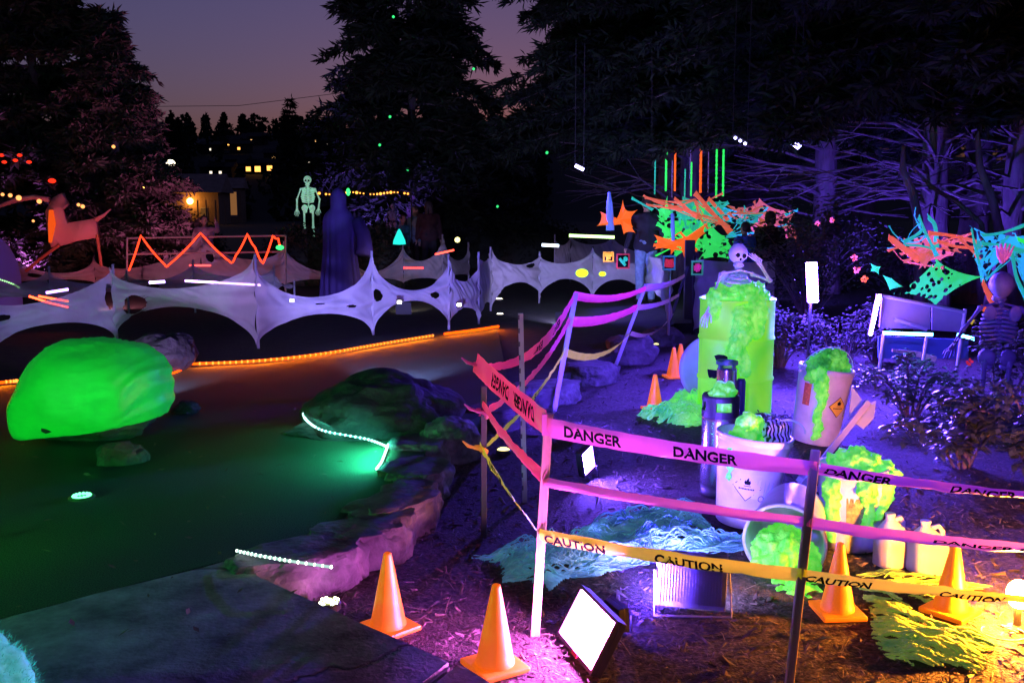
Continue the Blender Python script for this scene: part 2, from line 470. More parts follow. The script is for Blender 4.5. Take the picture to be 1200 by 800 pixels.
# ================================================================== THE PUTTING GREEN AND ITS LIGHTS
# wrapped boulder: a rock with a stretched neon-green cover
gb = G(94, 523); gb = V(gb.x - .06, gb.y + 0.34, 0.0)
single('boulder', rock_bm(gb + V(0, 0, 0.16), (0.46, 0.34, 0.22), 41, 0.0), ROCKD, 'brown boulder showing below the green stretched cover', 'boulder')
bm = NB(); vs = ball(bm, (0, 0, 0), 1.0, 6)
kill = []
for v in vs:
    d = v.co.normalized()
    r = 1 + 0.10 * noise.noise(d * 1.2 + V(3, 1, 4)) + 0.05 * noise.noise(d * 2.4 + V(9, 1, 4))
    t = (d.x * 0.5 + 0.5)
    # soft folds fanning from the gathered edge on top towards the lower right
    fold = sin(26 * (d.z - 0.5 * d.x) + 3 * noise.noise(d * 2)) * 0.020 * max(0, d.x + .1) * max(0, 0.75 - abs(d.z - 0.05))
    gather = 0.035 * abs(noise.noise(V(d.x * 13, d.y * 13, 2))) * max(0, d.z - 0.55) * 4
    r += fold + gather + 0.006 * noise.noise(d * 9)
    sq = lambda t_, e_: abs(t_) ** e_ * (1 if t_ >= 0 else -1)
    p = V(sq(d.x, .86) * 0.52, sq(d.y, .9) * 0.40, sq(d.z, .80) * 0.385 - .10 * max(0, -d.x - .25)) * r
    p.z += 0.04 * d.x                               # right shoulder higher
    p = p + gb + V(0, 0, 0.285)
    v.co = p
pl = gb + V(-0.42, -0.25, 0.0)
cut = lambda p: p.z < 0.010 + 0.135 * max(0, (p.x - (gb.x - 0.40))) + 0.02 * noise.noise(p * 3)
bmesh.ops.delete(bm, geom=[v for v in bm.verts if cut(v.co)], context='VERTS')
bm.verts.ensure_lookup_table()
for _ in range(3):
    bv_ = [v for v in bm.verts if v.is_boundary]
    new = {}
    for v in bv_:
        nb = [e.other_vert(v).co for e in v.link_edges if e.is_boundary]
        if len(nb) == 2: new[v] = (nb[0] + nb[1]) / 2
    for v, q in new.items(): v.co = v.co * .4 + q * .6
COVER = fluor('green_spandex', (0.01, 0.62, 0.06), 0.17, rough=0.5, var=0.15, vscale=2.5, bump=0.2, bscale=9, stretch=(1, 1, 2.2))  # even emission put in to flatten the shading
cov = single('fabric_cover', bm, COVER, 'neon green stretch fabric pulled over a boulder on the turf', 'fabric', smooth=True)
so = cov.modifiers.new('thick', 'SOLIDIFY'); so.thickness = 0.004
bm = NB()                                            # rolled hem along the cut edge
me0 = cov.data
# hem tube: sample the lower front edge
hem = []
for k in range(41):
    a = pi * (1.02 + 0.96 * k / 40)
    x = cos(a); y = sin(a)
    bx = gb.x + 0.50 * x
    hz = 0.035 + 0.27 * max(0, (bx - (gb.x - 0.40)))
    dz = (hz - 0.30) / 0.385
    rr = sqrt(max(0.05, 1 - dz * dz))
    hem.append(V(gb.x + 0.535 * rr * x, gb.y + 0.39 * rr * y, hz))

# ------------------------------------------------------------------ rope lights and LED strips
def densify(pts, step):
    out = [pts[0]]
    for a, b in zip(pts, pts[1:]):
        n = max(1, int((b - a).length / step))
        for i in range(1, n + 1): out.append(a.lerp(b, i / n))
    return out
def smooth_line(pts, it=3):
    for _ in range(it):
        q = [pts[0]]
        for a, b in zip(pts, pts[1:]): q += [a.lerp(b, .25), a.lerp(b, .75)]
        q.append(pts[-1]); pts = q
    return pts
def strip(name, pts, r, base, dots, dot_r, step, label, cat, lift=0.0, group=None, lamp=None):
    t = thing(name, label, cat, pts[len(pts) // 2], group=group)
    bm = NB(); tube(bm, pts, r, 6); ob('tubing', bm, base, t, world=True, smooth=True)
    if lamp:
        col_, w_ = lamp[:2]; lift_, aim_ = (V(0, -.03, .045), (0, -.35, -1)) if len(lamp) < 3 else lamp[2]; n_ = max(1, int((pts[-1] - pts[0]).length / 0.9)); m_ = len(pts) - 1
        for k in range(n_):
            p_, q_ = pts[m_ * k // n_], pts[m_ * (k + 1) // n_]
            strip_lamp(t, p_ + lift_, q_ + lift_, col_, w_ * (q_ - p_).length, aim_)
    if dots:
        bm = NB()
        for p in densify(pts, step): ball(bm, p + V(0, 0, lift), dot_r, 1)
        o = ob('led', bm, dots, t, world=True); o['kind'] = 'stuff'
    return t
OR_T = glow('orange_rope', (1.0, 0.075, 0.002), 3.2)
OR_D = glow('orange_rope_led', (1.0, 0.24, 0.03), 3.6)
OL = (1.0, 0.13, 0.004)
strip('rope_light', smooth_line([G(-120, 468) + V(0, 0, 0.03), G(0, 452) + V(0, 0, 0.03), G(20, 450) + V(0, 0, .03)], 2), 0.013, OR_T, OR_D, 0.017, 0.045,
      'short run of orange rope light left of the wrapped boulder', 'rope light', lamp=(OL, 22))
strip('rope_light', smooth_line([G(183, 441), G(200, 439), G(212, 434), G(219, 429)], 2), 0.016, OR_T, None, 0, 0,
      'smooth curl of orange rope light beside the dark boulder', 'rope light', lamp=(OL, 22))
strip('rope_light', smooth_line([G(x, y) + V(0, 0, 0.03) for x, y in [(219, 430), (300, 427), (380, 418), (440, 407), (507, 396)]], 2), 0.013, OR_T, OR_D, 0.018, 0.05,
      'long run of orange rope light along the back of the turf', 'rope light', lamp=(OL, 22))
strip('rope_light', smooth_line([G(x, y) + V(0, 0, 0.03) for x, y in [(521, 394), (560, 389), (584, 385)]], 2), 0.017, OR_T, None, 0, 0,
      'last short orange tube after the gap in the rope light', 'rope light', lamp=(OL, 22))
TE_T = glow('teal_strip', (0.15, 0.75, 0.60), 1.6)
TE_D = glow('teal_led', (0.45, 1.0, 0.85), 9.0)
stp = [(357, 480, .10), (358, 488, .09), (370, 498, .09), (385, 504, .085), (410, 508, .08), (432, 512, .07), (446, 517, .05), (455, 521, .04)]
led_line = smooth_line([G(x, y, z) for x, y, z in stp], 2)
led_line = [p + V(0, -0.05, 0) for p in led_line]
strip('led_strip', led_line, 0.006, TE_T, TE_D, 0.0085, 0.028, 'teal LED strip curving round the foot of the dark boulder', 'light strip', lamp=((.08, 1.0, .65), 1.2, (V(-.04, -.09, .03), (-.2, -1, -.8))))
strip('led_strip', [G(455, 524) + V(0, 0, .02), G(451, 535) + V(0, 0, .02), G(447, 545) + V(0, 0, 0.02), G(441, 553) + V(0, 0, .02)], 0.007,
      glow('teal_bright', (0.35, 1.0, 0.75), 9.0), None, 0, 0, 'bright teal light tube in the corner of the turf', 'light strip', lamp=((.05, 1.0, .62), 26, (V(-.03, 0, .10), (-.9, -.25, -1))))
t = strip('led_strip', [G(278, 645, .05) , G(300, 650, .07), G(340, 657, .09), G(388, 664, .075)], 0.006,
      glow('strip_pale', (0.5, 0.8, 0.7), 1.0), glow('white_led', (0.75, 1.0, 0.85), 18.0), 0.007, 0.03,
      'short straight white-green LED strip across the border rock by the path corner', 'light strip')

# cup light in the turf
c = G(96, 583)
t = thing('cup_light', 'glowing green ring light set in the turf hole', 'light', c)
bm = NB(); lathe(bm, [(0.036, 0.004), (0.050, 0.012), (0.062, 0.012), (0.070, 0.004)], 28); ob('rim', bm, mat('cup_rim', (0.02, 0.1, 0.03), 0.5), t)
bm = NB()
for k in range(14):
    a = 2 * pi * k / 14; ball(bm, (0.042 * cos(a), 0.042 * sin(a), 0.012), 0.010, 1)
o = ob('led', bm, glow('green_led', (0.10, 1.0, 0.30), 5), t); o['kind'] = 'stuff'
bm = NB(); lathe(bm, [(0, 0.006), (0.036, 0.006)], 24); ob('lens', bm, glow('green_lens', (0.05, 0.9, 0.2), 1.4), t)

# small round ground lights
PBODY = mat('puck_body', (0.03, 0.03, 0.03), 0.5)
def puck(p, r, col, strength, label, nled=0):
    t = thing('puck_light', label, 'light', p, group='small ground lights')
    bm = NB(); lathe(bm, [(0, 0.0), (r, 0.0), (r, 0.022), (r * 0.86, 0.03), (r * 0.80, 0.027)], 20); ob('housing', bm, PBODY, t)
    if nled:
        bm = NB()
        for k in range(nled):
            a = 2 * pi * k / nled; rr = r * (0.75 if k % 3 else 0.3); ball(bm, (rr * cos(a), rr * sin(a), 0.03), 0.008, 1)
        o = ob('led', bm, glow('led_cluster', (0.95, 1.0, 0.55), 20), t); o['kind'] = 'stuff'
        bm = NB(); lathe(bm, [(0, 0.031), (r * 0.8, 0.0305)], 20); ob('lens', bm, glow('lens_dim', (0.8, 0.9, 0.3), 0.6), t)
    else:
        bm = NB(); lathe(bm, [(0, 0.042), (r * 0.55, 0.038), (r * 0.8, 0.0285)], 20); ob('lens', bm, glow('puck%g%g' % (col[2], strength), col, strength), t)
YEL = (1.0, 0.85, 0.28)
puck(G(386, 712, ML + .02), 0.05, YEL, 8, 'cluster of yellow-white LEDs lying at the path edge', 12)
puck(G(590, 531, ML + .01), 0.055, YEL, 3, 'warm puck light on the mulch between the dark stake and the tall stake')
puck(G(694, 444, ML + .03), 0.055, YEL, 3, 'yellow puck light right of the blue leaning stake foot')
puck(G(748, 421, ML + .03), 0.055, YEL, 3, 'yellow puck light right of the second leaning stake foot')
puck(G(769, 406, ML + .03), 0.04, YEL, 3, 'farthest small yellow puck light near the curtain fence')
puck(G(585, 352), 0.07, (1, .9, .6), 8, 'upper of two pale ground lights at the curtain corner')
puck(G(586, 370), 0.06, (1, .9, .6), 8, 'lower of two pale ground lights at the curtain corner')

# ------------------------------------------------------------------ stretch-fabric fences
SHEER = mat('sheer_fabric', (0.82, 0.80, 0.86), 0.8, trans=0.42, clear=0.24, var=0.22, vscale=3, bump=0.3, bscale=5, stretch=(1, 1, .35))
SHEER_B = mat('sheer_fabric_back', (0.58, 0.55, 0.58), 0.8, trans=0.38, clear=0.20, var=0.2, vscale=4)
POLE = mat('pole_plastic', (0.42, 0.42, 0.48), 0.5)
POLE_D = mat('pole_dark', (0.02, 0.02, 0.025), 0.6)
def bay(p0, h0, b0, p1, h1, b1, sag, arch, holes=(), nu=56, nv=26, belly=0.05, seed=0):
    """one panel: p = foot on the ground, h = height of the peak, b = height of the lower corner"""
    bm = NB()
    d = (p1 - p0); L = d.length; n = V(-d.y, d.x, 0).normalized()
    if n.y > 0: n = -n
    g = []
    for i in range(nu + 1):
        u = i / nu; k = 4 * u * (1 - u)
        ks = k ** 0.50                                   # sharp tents at the poles
        zt = (h0 + (h1 - h0) * u) - sag * ks
        zb = (b0 + (b1 - b0) * u) + arch * k ** 0.55
        col = []
        for j in range(nv + 1):
            v = j / nv
            z = zb + (zt - zb) * v
            off = belly * k * sin(pi * v) + 0.025 * noise.noise(V(u * 5 + seed, v * 3, seed)) \
                + 0.022 * sin(34 * (v - 0.5) * (abs(u - 0.5) + 0.1) + seed + 3 * noise.noise(V(u * 3, v * 3, seed))) * (1.15 - k) + 0.018 * (1 - 2 * abs(noise.noise(V(u * 9 + v * 3, v * 1.5, seed + 5))))
            col.append(bm.verts.new(p0 + d * u + n * off + V(0, 0, z)))
        g.append(col)
    faces = {}
    for i in range(nu):
        for j in range(nv):
            faces[i, j] = bm.faces.new((g[i][j], g[i + 1][j], g[i + 1][j + 1], g[i][j + 1]))
    dead = []
    for (hu, hv, ru, rv) in holes:
        for (i, j), f in faces.items():
            if ((((i + .5) / nu - hu) / ru) ** 2 + (((j + .5) / nv - hv) / rv) ** 2) < 1: dead.append(f)
        for i in range(nu + 1):
            for j in range(nv + 1):
                q = sqrt(((i / nu - hu) / ru) ** 2 + ((j / nv - hv) / rv) ** 2)
                if 0.75 < q < 1.35:                      # snap the rim to a clean ellipse
                    du, dv = (i / nu - hu) / q, (j / nv - hv) / q
                    w_ = g[i][j]; a = g[min(i + 1, nu)][j].co - g[max(i - 1, 0)][j].co; b = g[i][min(j + 1, nv)].co - g[i][max(j - 1, 0)].co
                    ai = (min(i + 1, nu) - max(i - 1, 0)) / nu; bj = (min(j + 1, nv) - max(j - 1, 0)) / nv
                    w_.co = w_.co + (a / ai) * (hu + du - i / nu) * 0.6 + (b / bj) * (hv + dv - j / nv) * 0.6
    bmesh.ops.delete(bm, geom=list(set(dead)), context='FACES')
    return bm
def fence(name, label, posts, mat_, dark=(), sag=0.25, arch=0.35, holes={}, group=None, seeds=0, nopole=(), sags={}, arches={}):
    """posts: (foot, peak height, lower-corner height)"""
    t = thing(name, label, 'fabric fence', posts[0][0], group=group)
    for i in range(len(posts) - 1):
        (a, ha, ba), (b, hb, bb) = posts[i], posts[i + 1]
        bm = bay(a, ha, ba, b, hb, bb, sags.get(i, sag), arches.get(i, arch), holes.get(i, ()), seed=i * 2.7 + seeds)
        o = ob('fabric_panel', bm, mat_, t, world=True, smooth=True)
    for i, (p, h, b) in enumerate(posts):
        if i in nopole: continue
        bm = NB()
        tube(bm, [p + V(0, 0.035, -0.03), p + V(0, 0.035, h * 0.5), p + V(0, 0.035, h + 0.02)], 0.016, 8)
        ob('pole', bm, POLE_D if i in dark else POLE, t, world=True, smooth=True)
    return t
def post(px_foot, py_foot, py_top, low=0.0):
    p = G(px_foot, py_foot)
    return (p, max(0.3, D(px_foot, py_top, p.y).z), low)
# front run, left to right, turning the corner at the right
front = [post(-150, 425, 300), post(-12, 418, 348, 0.02), post(136, 402, 312, 0.05), post(302, 408, 300, 0.0), post(437, 392, 296, 0.0),
         post(526, 386, 300, 0.0), post(561, 379, 297, 0.0)]
fence('fabric_fence', 'white stretch-fabric fence with scalloped lower edge in front of the cloaked figure', front, SHEER,
      sag=0.34, arch=0.36, dark=(), holes={1: [(0.10, 0.62, 0.07, 0.10), (0.96, 0.62, 0.035, 0.22)], 2: [(0.17, 0.35, 0.09, 0.30)], 3: [(0.50, 0.62, 0.045, 0.04), (0.78, 0.36, 0.05, 0.05)],
                                         4: [(0.07, 0.50, 0.05, 0.13), (0.80, 0.50, 0.06, 0.14)]},
      sags={0: .1, 1: 0.20, 2: 0.30, 3: 0.5, 4: 0.45, 5: 0.35}, arches={1: 0.26, 2: 0.42, 3: 0.32, 4: 0.40, 5: 0.25})
side = [post(561, 379, 297, 0), post(575, 364, 291, 0.0), post(632, 355, 296, 0.05), post(694, 352, 290, 0.0), post(755, 352, 297, 0.0), post(784, 392, 300, 0.06)]
fence('fabric_fence', 'grey stretch-fabric fence curving from the corner past the leaning stakes', side, SHEER,
      sag=0.22, arch=0.36, dark=(3,), holes={1: [(0.8, 0.86, 0.10, 0.09)]}, sags={0: .15, 4: .05}, arches={0: .2, 4: .3}, seeds=40, nopole=(0,))
back = [post(-60, 345, 300), post(8, 341, 287, .1), post(112, 338, 300, .1), post(238, 342, 270, 0.1), post(334, 340, 284, 0.1), post(415, 338, 300, 0.1), post(473, 338, 284, 0.1), post(519, 337, 276, 0.1),
        post(549, 330, 285, 0.1)]
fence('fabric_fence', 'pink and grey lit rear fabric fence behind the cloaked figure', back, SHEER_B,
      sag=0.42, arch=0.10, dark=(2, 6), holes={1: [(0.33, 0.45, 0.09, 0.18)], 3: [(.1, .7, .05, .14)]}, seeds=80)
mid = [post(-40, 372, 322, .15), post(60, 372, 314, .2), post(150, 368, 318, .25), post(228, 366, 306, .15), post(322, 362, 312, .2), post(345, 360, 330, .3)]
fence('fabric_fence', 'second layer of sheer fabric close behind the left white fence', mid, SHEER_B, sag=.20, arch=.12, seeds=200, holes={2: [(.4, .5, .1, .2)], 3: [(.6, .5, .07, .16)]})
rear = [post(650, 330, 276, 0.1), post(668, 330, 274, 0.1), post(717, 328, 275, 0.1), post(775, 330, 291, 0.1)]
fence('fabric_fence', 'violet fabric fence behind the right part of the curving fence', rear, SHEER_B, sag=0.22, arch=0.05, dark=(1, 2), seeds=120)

# ------------------------------------------------------------------ floodlights and light bars
HOUS = mat('lamp_housing', (0.03, 0.03, 0.035), 0.45)
FIN = mat('lamp_housing_grey', (0.26, 0.27, 0.25), 0.5)
def flood(c, nrm, up, wd, ht, col, L, label, housing=HOUS, fins=True, bracket=None, group='floodlights', beam_=None):
    """c = centre of the lens, nrm = where it shines"""
    n = Vector(nrm).normalized(); u = Vector(up); u = (u - n * u.dot(n)).normalized(); x = u.cross(n)
    R = Matrix((x, u, n)).transposed()
    t = thing('floodlight', label, 'floodlight', c, group=group)
    W = lambda a, b, d: R @ V(a, b, d)
    bm = NB(); box(bm, W(0, 0, -0.030), (wd + .03, ht + .03, 0.030), R, 0.004)
    h = ob('housing', bm, housing, t)
    bm = NB()
    for s in (-1, 1):
        box(bm, W(s * (wd / 2 + .008), 0, -0.007), (0.014, ht + .03, 0.016), R)
        box(bm, W(0, s * (ht / 2 + .008), -0.007), (wd + 0.002, 0.014, 0.016), R)
    ob('bezel', bm, housing, t)
    bm = NB(); box(bm, W(0, 0, -0.0095), (wd, ht, 0.009), R)
    ob('lens', bm, glow('lens%.2f%.2f%.2f_%g' % (*col, L), col, L), t)
    if fins:
        k = int(wd / 0.012)
        for i in range(k):
            bm = NB(); box(bm, W(-wd / 2 + wd * (i + .5) / k, 0, -0.050), (0.003, ht * .92, 0.010), R); ob('cooling_fin', bm, housing, t)
    if bracket:
        bm = NB(); tube(bm, [Vector(p) - Vector(c) for p in bracket], 0.006, 6); ob('bracket', bm, housing, t)
    if beam_:
        tgt, watts, deg = beam_; spot(t, Vector(c) + n * .02, tgt, col, watts, deg)
    return t
def bar(a, b, wdt, col, L, label, name='light_bar', dots=0, hang=0, foot=None, facing=(0, -1, 0), cat='light bar', beam_=None):
    a, b = Vector(a), Vector(b); m = (a + b) / 2
    t = thing(name, label, cat, m)
    f = Vector(facing).normalized()
    bm = NB(); beam(bm, a - f * wdt * .45, b - f * wdt * .45, wdt * 1.25, wdt * 0.5, f); ob('housing', bm, HOUS, t, world=True)
    bm = NB(); g = glow('bar%.2f%.2f%.2f_%g' % (*col, L), col, L)
    if dots:
        for k in range(dots):
            ball(bm, a.lerp(b, (k + .5) / dots), wdt * 0.42, 1)
        o = ob('led', bm, g, t, world=True); o['kind'] = 'stuff'
    else:
        beam(bm, a, b, wdt, wdt * .35, f); ob('tube', bm, g, t, world=True)
    if hang:
        for q_ in (a, b):
            bm = NB(); tube(bm, [q_ - f * wdt * .6, q_ + V(0, .05, hang)], .006, 5); ob('wire', bm, HOUS, t, world=True)
    if foot is not None:
        bm = NB(); tube(bm, [m - f * wdt * .8, V(m.x - f.x * wdt, m.y - f.y * wdt + .02, foot)], .014, 6); ob('stand', bm, HOUS, t, world=True)
    if beam_:
        tgt, watts, deg = beam_; spot(t, m + V(0, -.03, -.08), tgt, (0.11, 0.045, 1.0), watts, deg)
    return t
VIO = (0.30, 0.16, 1.0)
# in front: floodlight propped on its edge, shining at the cones
a, b = G(650, 742, ML + .012), G(693, 794, ML + .012)
e1 = (b - a); wd = e1.length * 0.86
nn = V(e1.y, -e1.x, 0).normalized()
if nn.x > 0: nn = -nn
nrm = (nn + V(0, 0, 0.55)).normalized()
upv = e1.normalized().cross(nrm); upv = upv if upv.z > 0 else -upv
ht = 0.19
cc = (a + b) / 2 + upv * (ht / 2 + 0.02)
flood(cc, nrm, upv, wd, ht, (0.80, 0.13, 0.85), 480.0, 'bright blue-white floodlight propped on its edge near the front cones',
      bracket=[a - nrm * .03, a - nrm * .05 + V(0.03, 0.03, 0) , b - nrm * .05 + V(.03, .03, 0), b - nrm * .03])
bm = NB(); box(bm, a.lerp(b, .55) + upv * .012 + nrm * .004, (.05, .004, .016), Matrix((e1.normalized(), nrm, upv)).transposed()); tag(ob('sticker', bm, mat('sticker_red', (.8, .05, .08), .5, emit=.1)), 'small red sticker on the rim of the propped floodlight', 'sticker')
# unseen floodlight added behind it to light the drum and buckets
p = (a + b) / 2 + V(.21, .20, .075)
flood(p, V(2.6, 4.5, .1) - p, V(0, 0, 1), .09, .07, (0.11, 0.04, 1.0), 140.0, 'added floodlight hidden behind the propped one', fins=False, beam_=(V(2.1, 7.0, .75), 1250, 68),
      bracket=[p + V(-.04, .0, 0), p + V(-.04, .0, -.07), p + V(.04, -.01, -.07), p + V(.04, -.01, 0)])
# unseen low lamp, assumed behind the wide DANGER tape, added to light the bed
p = G(668, 517, ML) + V(0, .02, .07)
flood(p, V(.25, 1, .12), V(0, 0, 1), .10, .08, (0.10, 0.035, 1.0), 2600.0, 'little assumed floodlight hidden behind the wide DANGER tape', fins=False,
      bracket=[p + V(-.04, .02, 0), p + V(-.04, .02, -.06), p + V(.04, .02, -.06), p + V(.04, .02, 0)])
# middle: square floodlight standing on its corner
pc = G(692, 566, ML); cc = D(690, 539, pc.y)
flood(cc, (0.85, -0.62, -0.02), V(-0.25, -0.2, 1), 0.115, 0.145, (0.15, 0.06, 1.0), 900.0, 'small tilted floodlight shining on the mulch under the DANGER tape',
      bracket=[cc + V(0.05, 0.05, -0.05), pc + V(0.06, 0.1, 0.01), pc + V(-0.03, 0.1, 0.01), cc + V(-0.05, 0.05, -.05)])
# seen from behind: lights the buckets
pb = G(812, 722, ML); cc = D(812, 684, pb.y + 0.02)
Wb = 0.30
flood(cc + V(0, 0.04, 0.01), (0.20, 1, 0.02), V(0.03, 0.02, 1), 0.265, 0.205, (0.46, 0.34, 1.0), 72.0, 'grey finned back of a floodlight aimed at the buckets', housing=FIN,
      bracket=[cc + V(-0.16, 0.01, 0.06), cc + V(-.165, -0.03, -0.125), cc + V(.155, -0.05, -0.125), cc + V(0.155, 0.01, 0.06)])
# upright black-light bars among the shrubs
bar(D(951, 308, 8.8), D(953, 354, 8.8), 0.085, (0.10, 0.04, 1.0), 3600.0, 'thick upright white-violet light bar hanging behind the drum', dots=0, foot=ML, facing=(-.2, -1, -.1))
bar(D(1031, 345, 8.2), D(1020, 393, 8.2), 0.034, (0.20, 0.10, 1.0), 900.0, 'slanted beaded black-light bar at the end of the stretcher', dots=13)
bar(D(1036, 390, 8.0), D(1093, 392, 8.0), 0.026, (0.10, 0.55, 1.0), 22.0, 'long cyan-blue light tube under the grey stretcher')
bar(D(1122, 392, 8.0), D(1142, 397, 8.0), 0.026, (0.10, 0.55, 1.0), 20.0, 'short cyan-blue light tube right of the long one')
# lamps hung in the trees over the webs
bar(D(859, 160, 13.2), D(876, 170, 13.2), 0.055, (0.45, 0.40, 1.0), 12.0, 'left of two light bars hanging high in the dark trees', facing=(0, -.6, -1), dots=3, hang=2.0, beam_=(V(3.0, 9.0, .4), 2600, 66))
bar(D(929, 167, 12.6), D(937, 173, 12.6), 0.07, (0.45, 0.40, 1.0), 12.0, 'right of two light bars hanging high in the dark trees', facing=(0, -.6, -1), hang=2.0, beam_=(V(4.2, 8.2, .2), 3600, 72))
bar(D(674, 194, 15.5), D(684, 199, 15.5), 0.06, (0.45, 0.40, 1.0), 10.0, 'small light bar in the dark branches above the fence', facing=(0, -.6, -1), hang=2.0, beam_=(V(1.9, 14.5, .8), 500, 60))
# along the fences
bar(D(54, 343, 10.35), D(80, 339, 10.5), 0.03, (0.5, 0.25, 1.0), 6.0, 'short violet light tube low on the left fence', facing=(0, -1, 0))
bar(D(175, 331, 10.9), D(193, 330, 10.9), 0.028, (0.6, 0.4, 1.0), 14.0, 'very short violet light tube on the fence right of the left pole')
bar(D(217, 329, 10.8), D(305, 334, 10.6), 0.022, (0.6, 0.3, 1.0), 14.0, 'long thin violet light tube along the top of the front fence')
bar(D(667, 276, 15.4), D(720, 278, 15.4), 0.045, (0.55, 1.0, 0.25), 5.0, 'pale green glowing tube above the violet fence')
bar(D(635, 287, 16.2), D(655, 288, 16.2), 0.05, (0.7, 0.85, 1.0), 4.0, 'short white light tube left of the green one')
for k, (x0_, y0_, x1_, y1_) in enumerate([(34, 347, 62, 356), (45, 347, 80, 353), (50, 353, 80, 360)]):
    bar(D(x0_, y0_, 11.9), D(x1_, y1_, 11.9), 0.025, (1.0, 0.06, 0.02), 9.0, ['upper', 'middle', 'lowest'][k] + ' of three slanting red tubes glowing through the left fence')
bar(D(473, 314, 17.0), D(496, 314, 17.0), 0.03, (1.0, 0.03, 0.03), 7.0, 'level red glowing strip put in for a reflection at the rear fence')  # this and the next glowing bar stand in for red reflections
bar(D(510, 298, 17.0), D(532, 293, 17.0), 0.03, (1.0, 0.05, 0.03), 7.0, 'tilted red glowing strip put in for a reflection high on the rear fence')
bar(D(222, 311, 17.0), D(247, 311, 17.0), 0.03, (1.0, 0.05, 0.05), 5.0, 'red light tube on the rear fence under the zigzag')
# tiny lamps on the fence, then the hidden floodlights
for (x, y, Y, col, L, aim, lab) in [
    (342, 352, 12.1, (1, .95, .9), 20.0, (0, -1, 0.2), 'tiny white lamp glowing on the fence left of the cloak'),
    (468, 354, 12.6, (1, .95, .8), 20.0, (0, -1, 0.2), 'tiny white lamp glowing above the middle scallop'),
    (538, 357, 13.2, (1, .95, .8), 20.0, (0, -1, 0.2), 'tiny white lamp at the corner of the fence'),
]:
    cc = D(x, y, Y - 1.05 if x < 400 else Y - 1.2)
    flood(cc, aim, (0, 0, 1), 0.05, 0.035, col, L, lab, fins=False, group='tiny lamps on the fence')
for (p, tgt, col, L, watts, deg, lab) in [  # unseen floodlights, added for their light or assumed from lit trees and trunks
    (V(-1.05, 7.75, 0.10), V(-1.0, 12.0, 1.0), (0.30, 0.27, 1.0), 3.0, 1150, 70, 'added blue floodlight hidden behind the dark boulder, aimed at the white fence'),
    (V(-2.95, 7.35, 0.12), V(-3.8, 11.0, 0.95), (0.50, 0.36, 1.0), 3.0, 260, 80, 'added violet floodlight hidden behind the wrapped boulder, aimed at the white fence'),
    (V(-6.4, 14.2, 0.10), V(-6.0, 18.0, 0.9), (1.0, 0.25, 0.40), 3.0, 220, 110, 'added pink floodlight on the lawn in front of the rear fence'),
    (V(-1.6, 13.8, 0.10), V(-1.8, 18.0, 0.6), (1.0, 0.80, 0.70), 3.0, 60, 70, 'added warm floodlight on the lawn right of the cloaked figure'),
    (V(-7.4, 15.4, 0.12), V(-8.1, 17.5, 1.2), (1.0, 0.09, 0.09), 1.0, 110, 70, 'added red floodlight on the lawn below the cloth dragon'),
    (V(0.7, 12.4, 0.10), V(1.6, 16.0, 0.9), (0.48, 0.40, 1.0), 3.0, 330, 110, 'added violet floodlight on the lawn inside the curving fence'),
    (V(-5.6, 18.9, 0.1), V(-8.8, 21.0, 4.2), (1.0, 0.13, 0.50), 3.0, 1150, 95, 'assumed magenta floodlight shining up into the left conifers'),
    (V(-9.6, 18.8, 0.1), V(-10.6, 21.4, 5.5), (0.7, 0.12, 0.9), 3.0, 700, 100, 'assumed purple floodlight shining up at the far left conifer'),
    (V(-3.6, 22.6, 0.1), V(-2.7, 25.0, 6.0), (0.22, 0.09, 1.0), 3.0, 1500, 90, 'added blue floodlight shining up into the middle conifer'),
    (V(5.7, 13.3, .09), V(6.7, 14.6, 2.4), (0.12, 0.055, 1.0), 3.0, 620, 130, 'assumed blue floodlight shining up at the trunks on the right'),
    (V(4.3, 14.6, .09), V(5.6, 17.4, 2.6), (0.12, 0.055, 1.0), 3.0, 650, 120, 'assumed blue floodlight shining up at the bare limbs behind the thicket'),
]:
    flood(p, tgt - p, (0, 0, 1), .2, .16, col, L, lab, fins=False, beam_=(tgt, watts, deg), bracket=[p + V(-.06, .05, -.02), p + V(-.06, .03, -.085), p + V(.06, .03, -.085), p + V(.06, .05, -.02)])
# unseen floodlight on a tripod, added to light the fronts of the buckets
p = V(-.9, -.9, 3.1)
t_ = flood(p, V(2.4, 6.7, .30) - p, (0, 0, 1), .24, .18, (0.13, 0.05, 1.0), 3.0, 'added floodlight on a tall tripod behind the photographer', fins=False, beam_=(V(2.45, 6.9, .30), 2600, 25))
for k_ in range(3):
    an = k_ * 2.094; bm = NB(); tube(bm, [V(-.02, -.05, -.06), V(-.02 + .55 * cos(an), -.05 + .55 * sin(an), -3.27)], .014, 6); ob('added_tripod_leg', bm, HOUS, t_)
# unseen green floodlight assumed left of the view, lights the wrapped boulder and turf
p = V(-3.5, 2.7, 0.30)
flood(p, gb + V(0.25, 0, 0.30) - p, (0, 0, 1), 0.26, 0.2, (0.04, 1.0, 0.12), 330.0, 'assumed green floodlight on the turf edge aimed at the wrapped boulder', beam_=(gb + V(.35, -.9, .0), 110, 74),
      bracket=[p + V(-.12, 0, 0), p + V(-.12, 0, -.09), p + V(.12, 0, -.09), p + V(.12, 0, 0)])
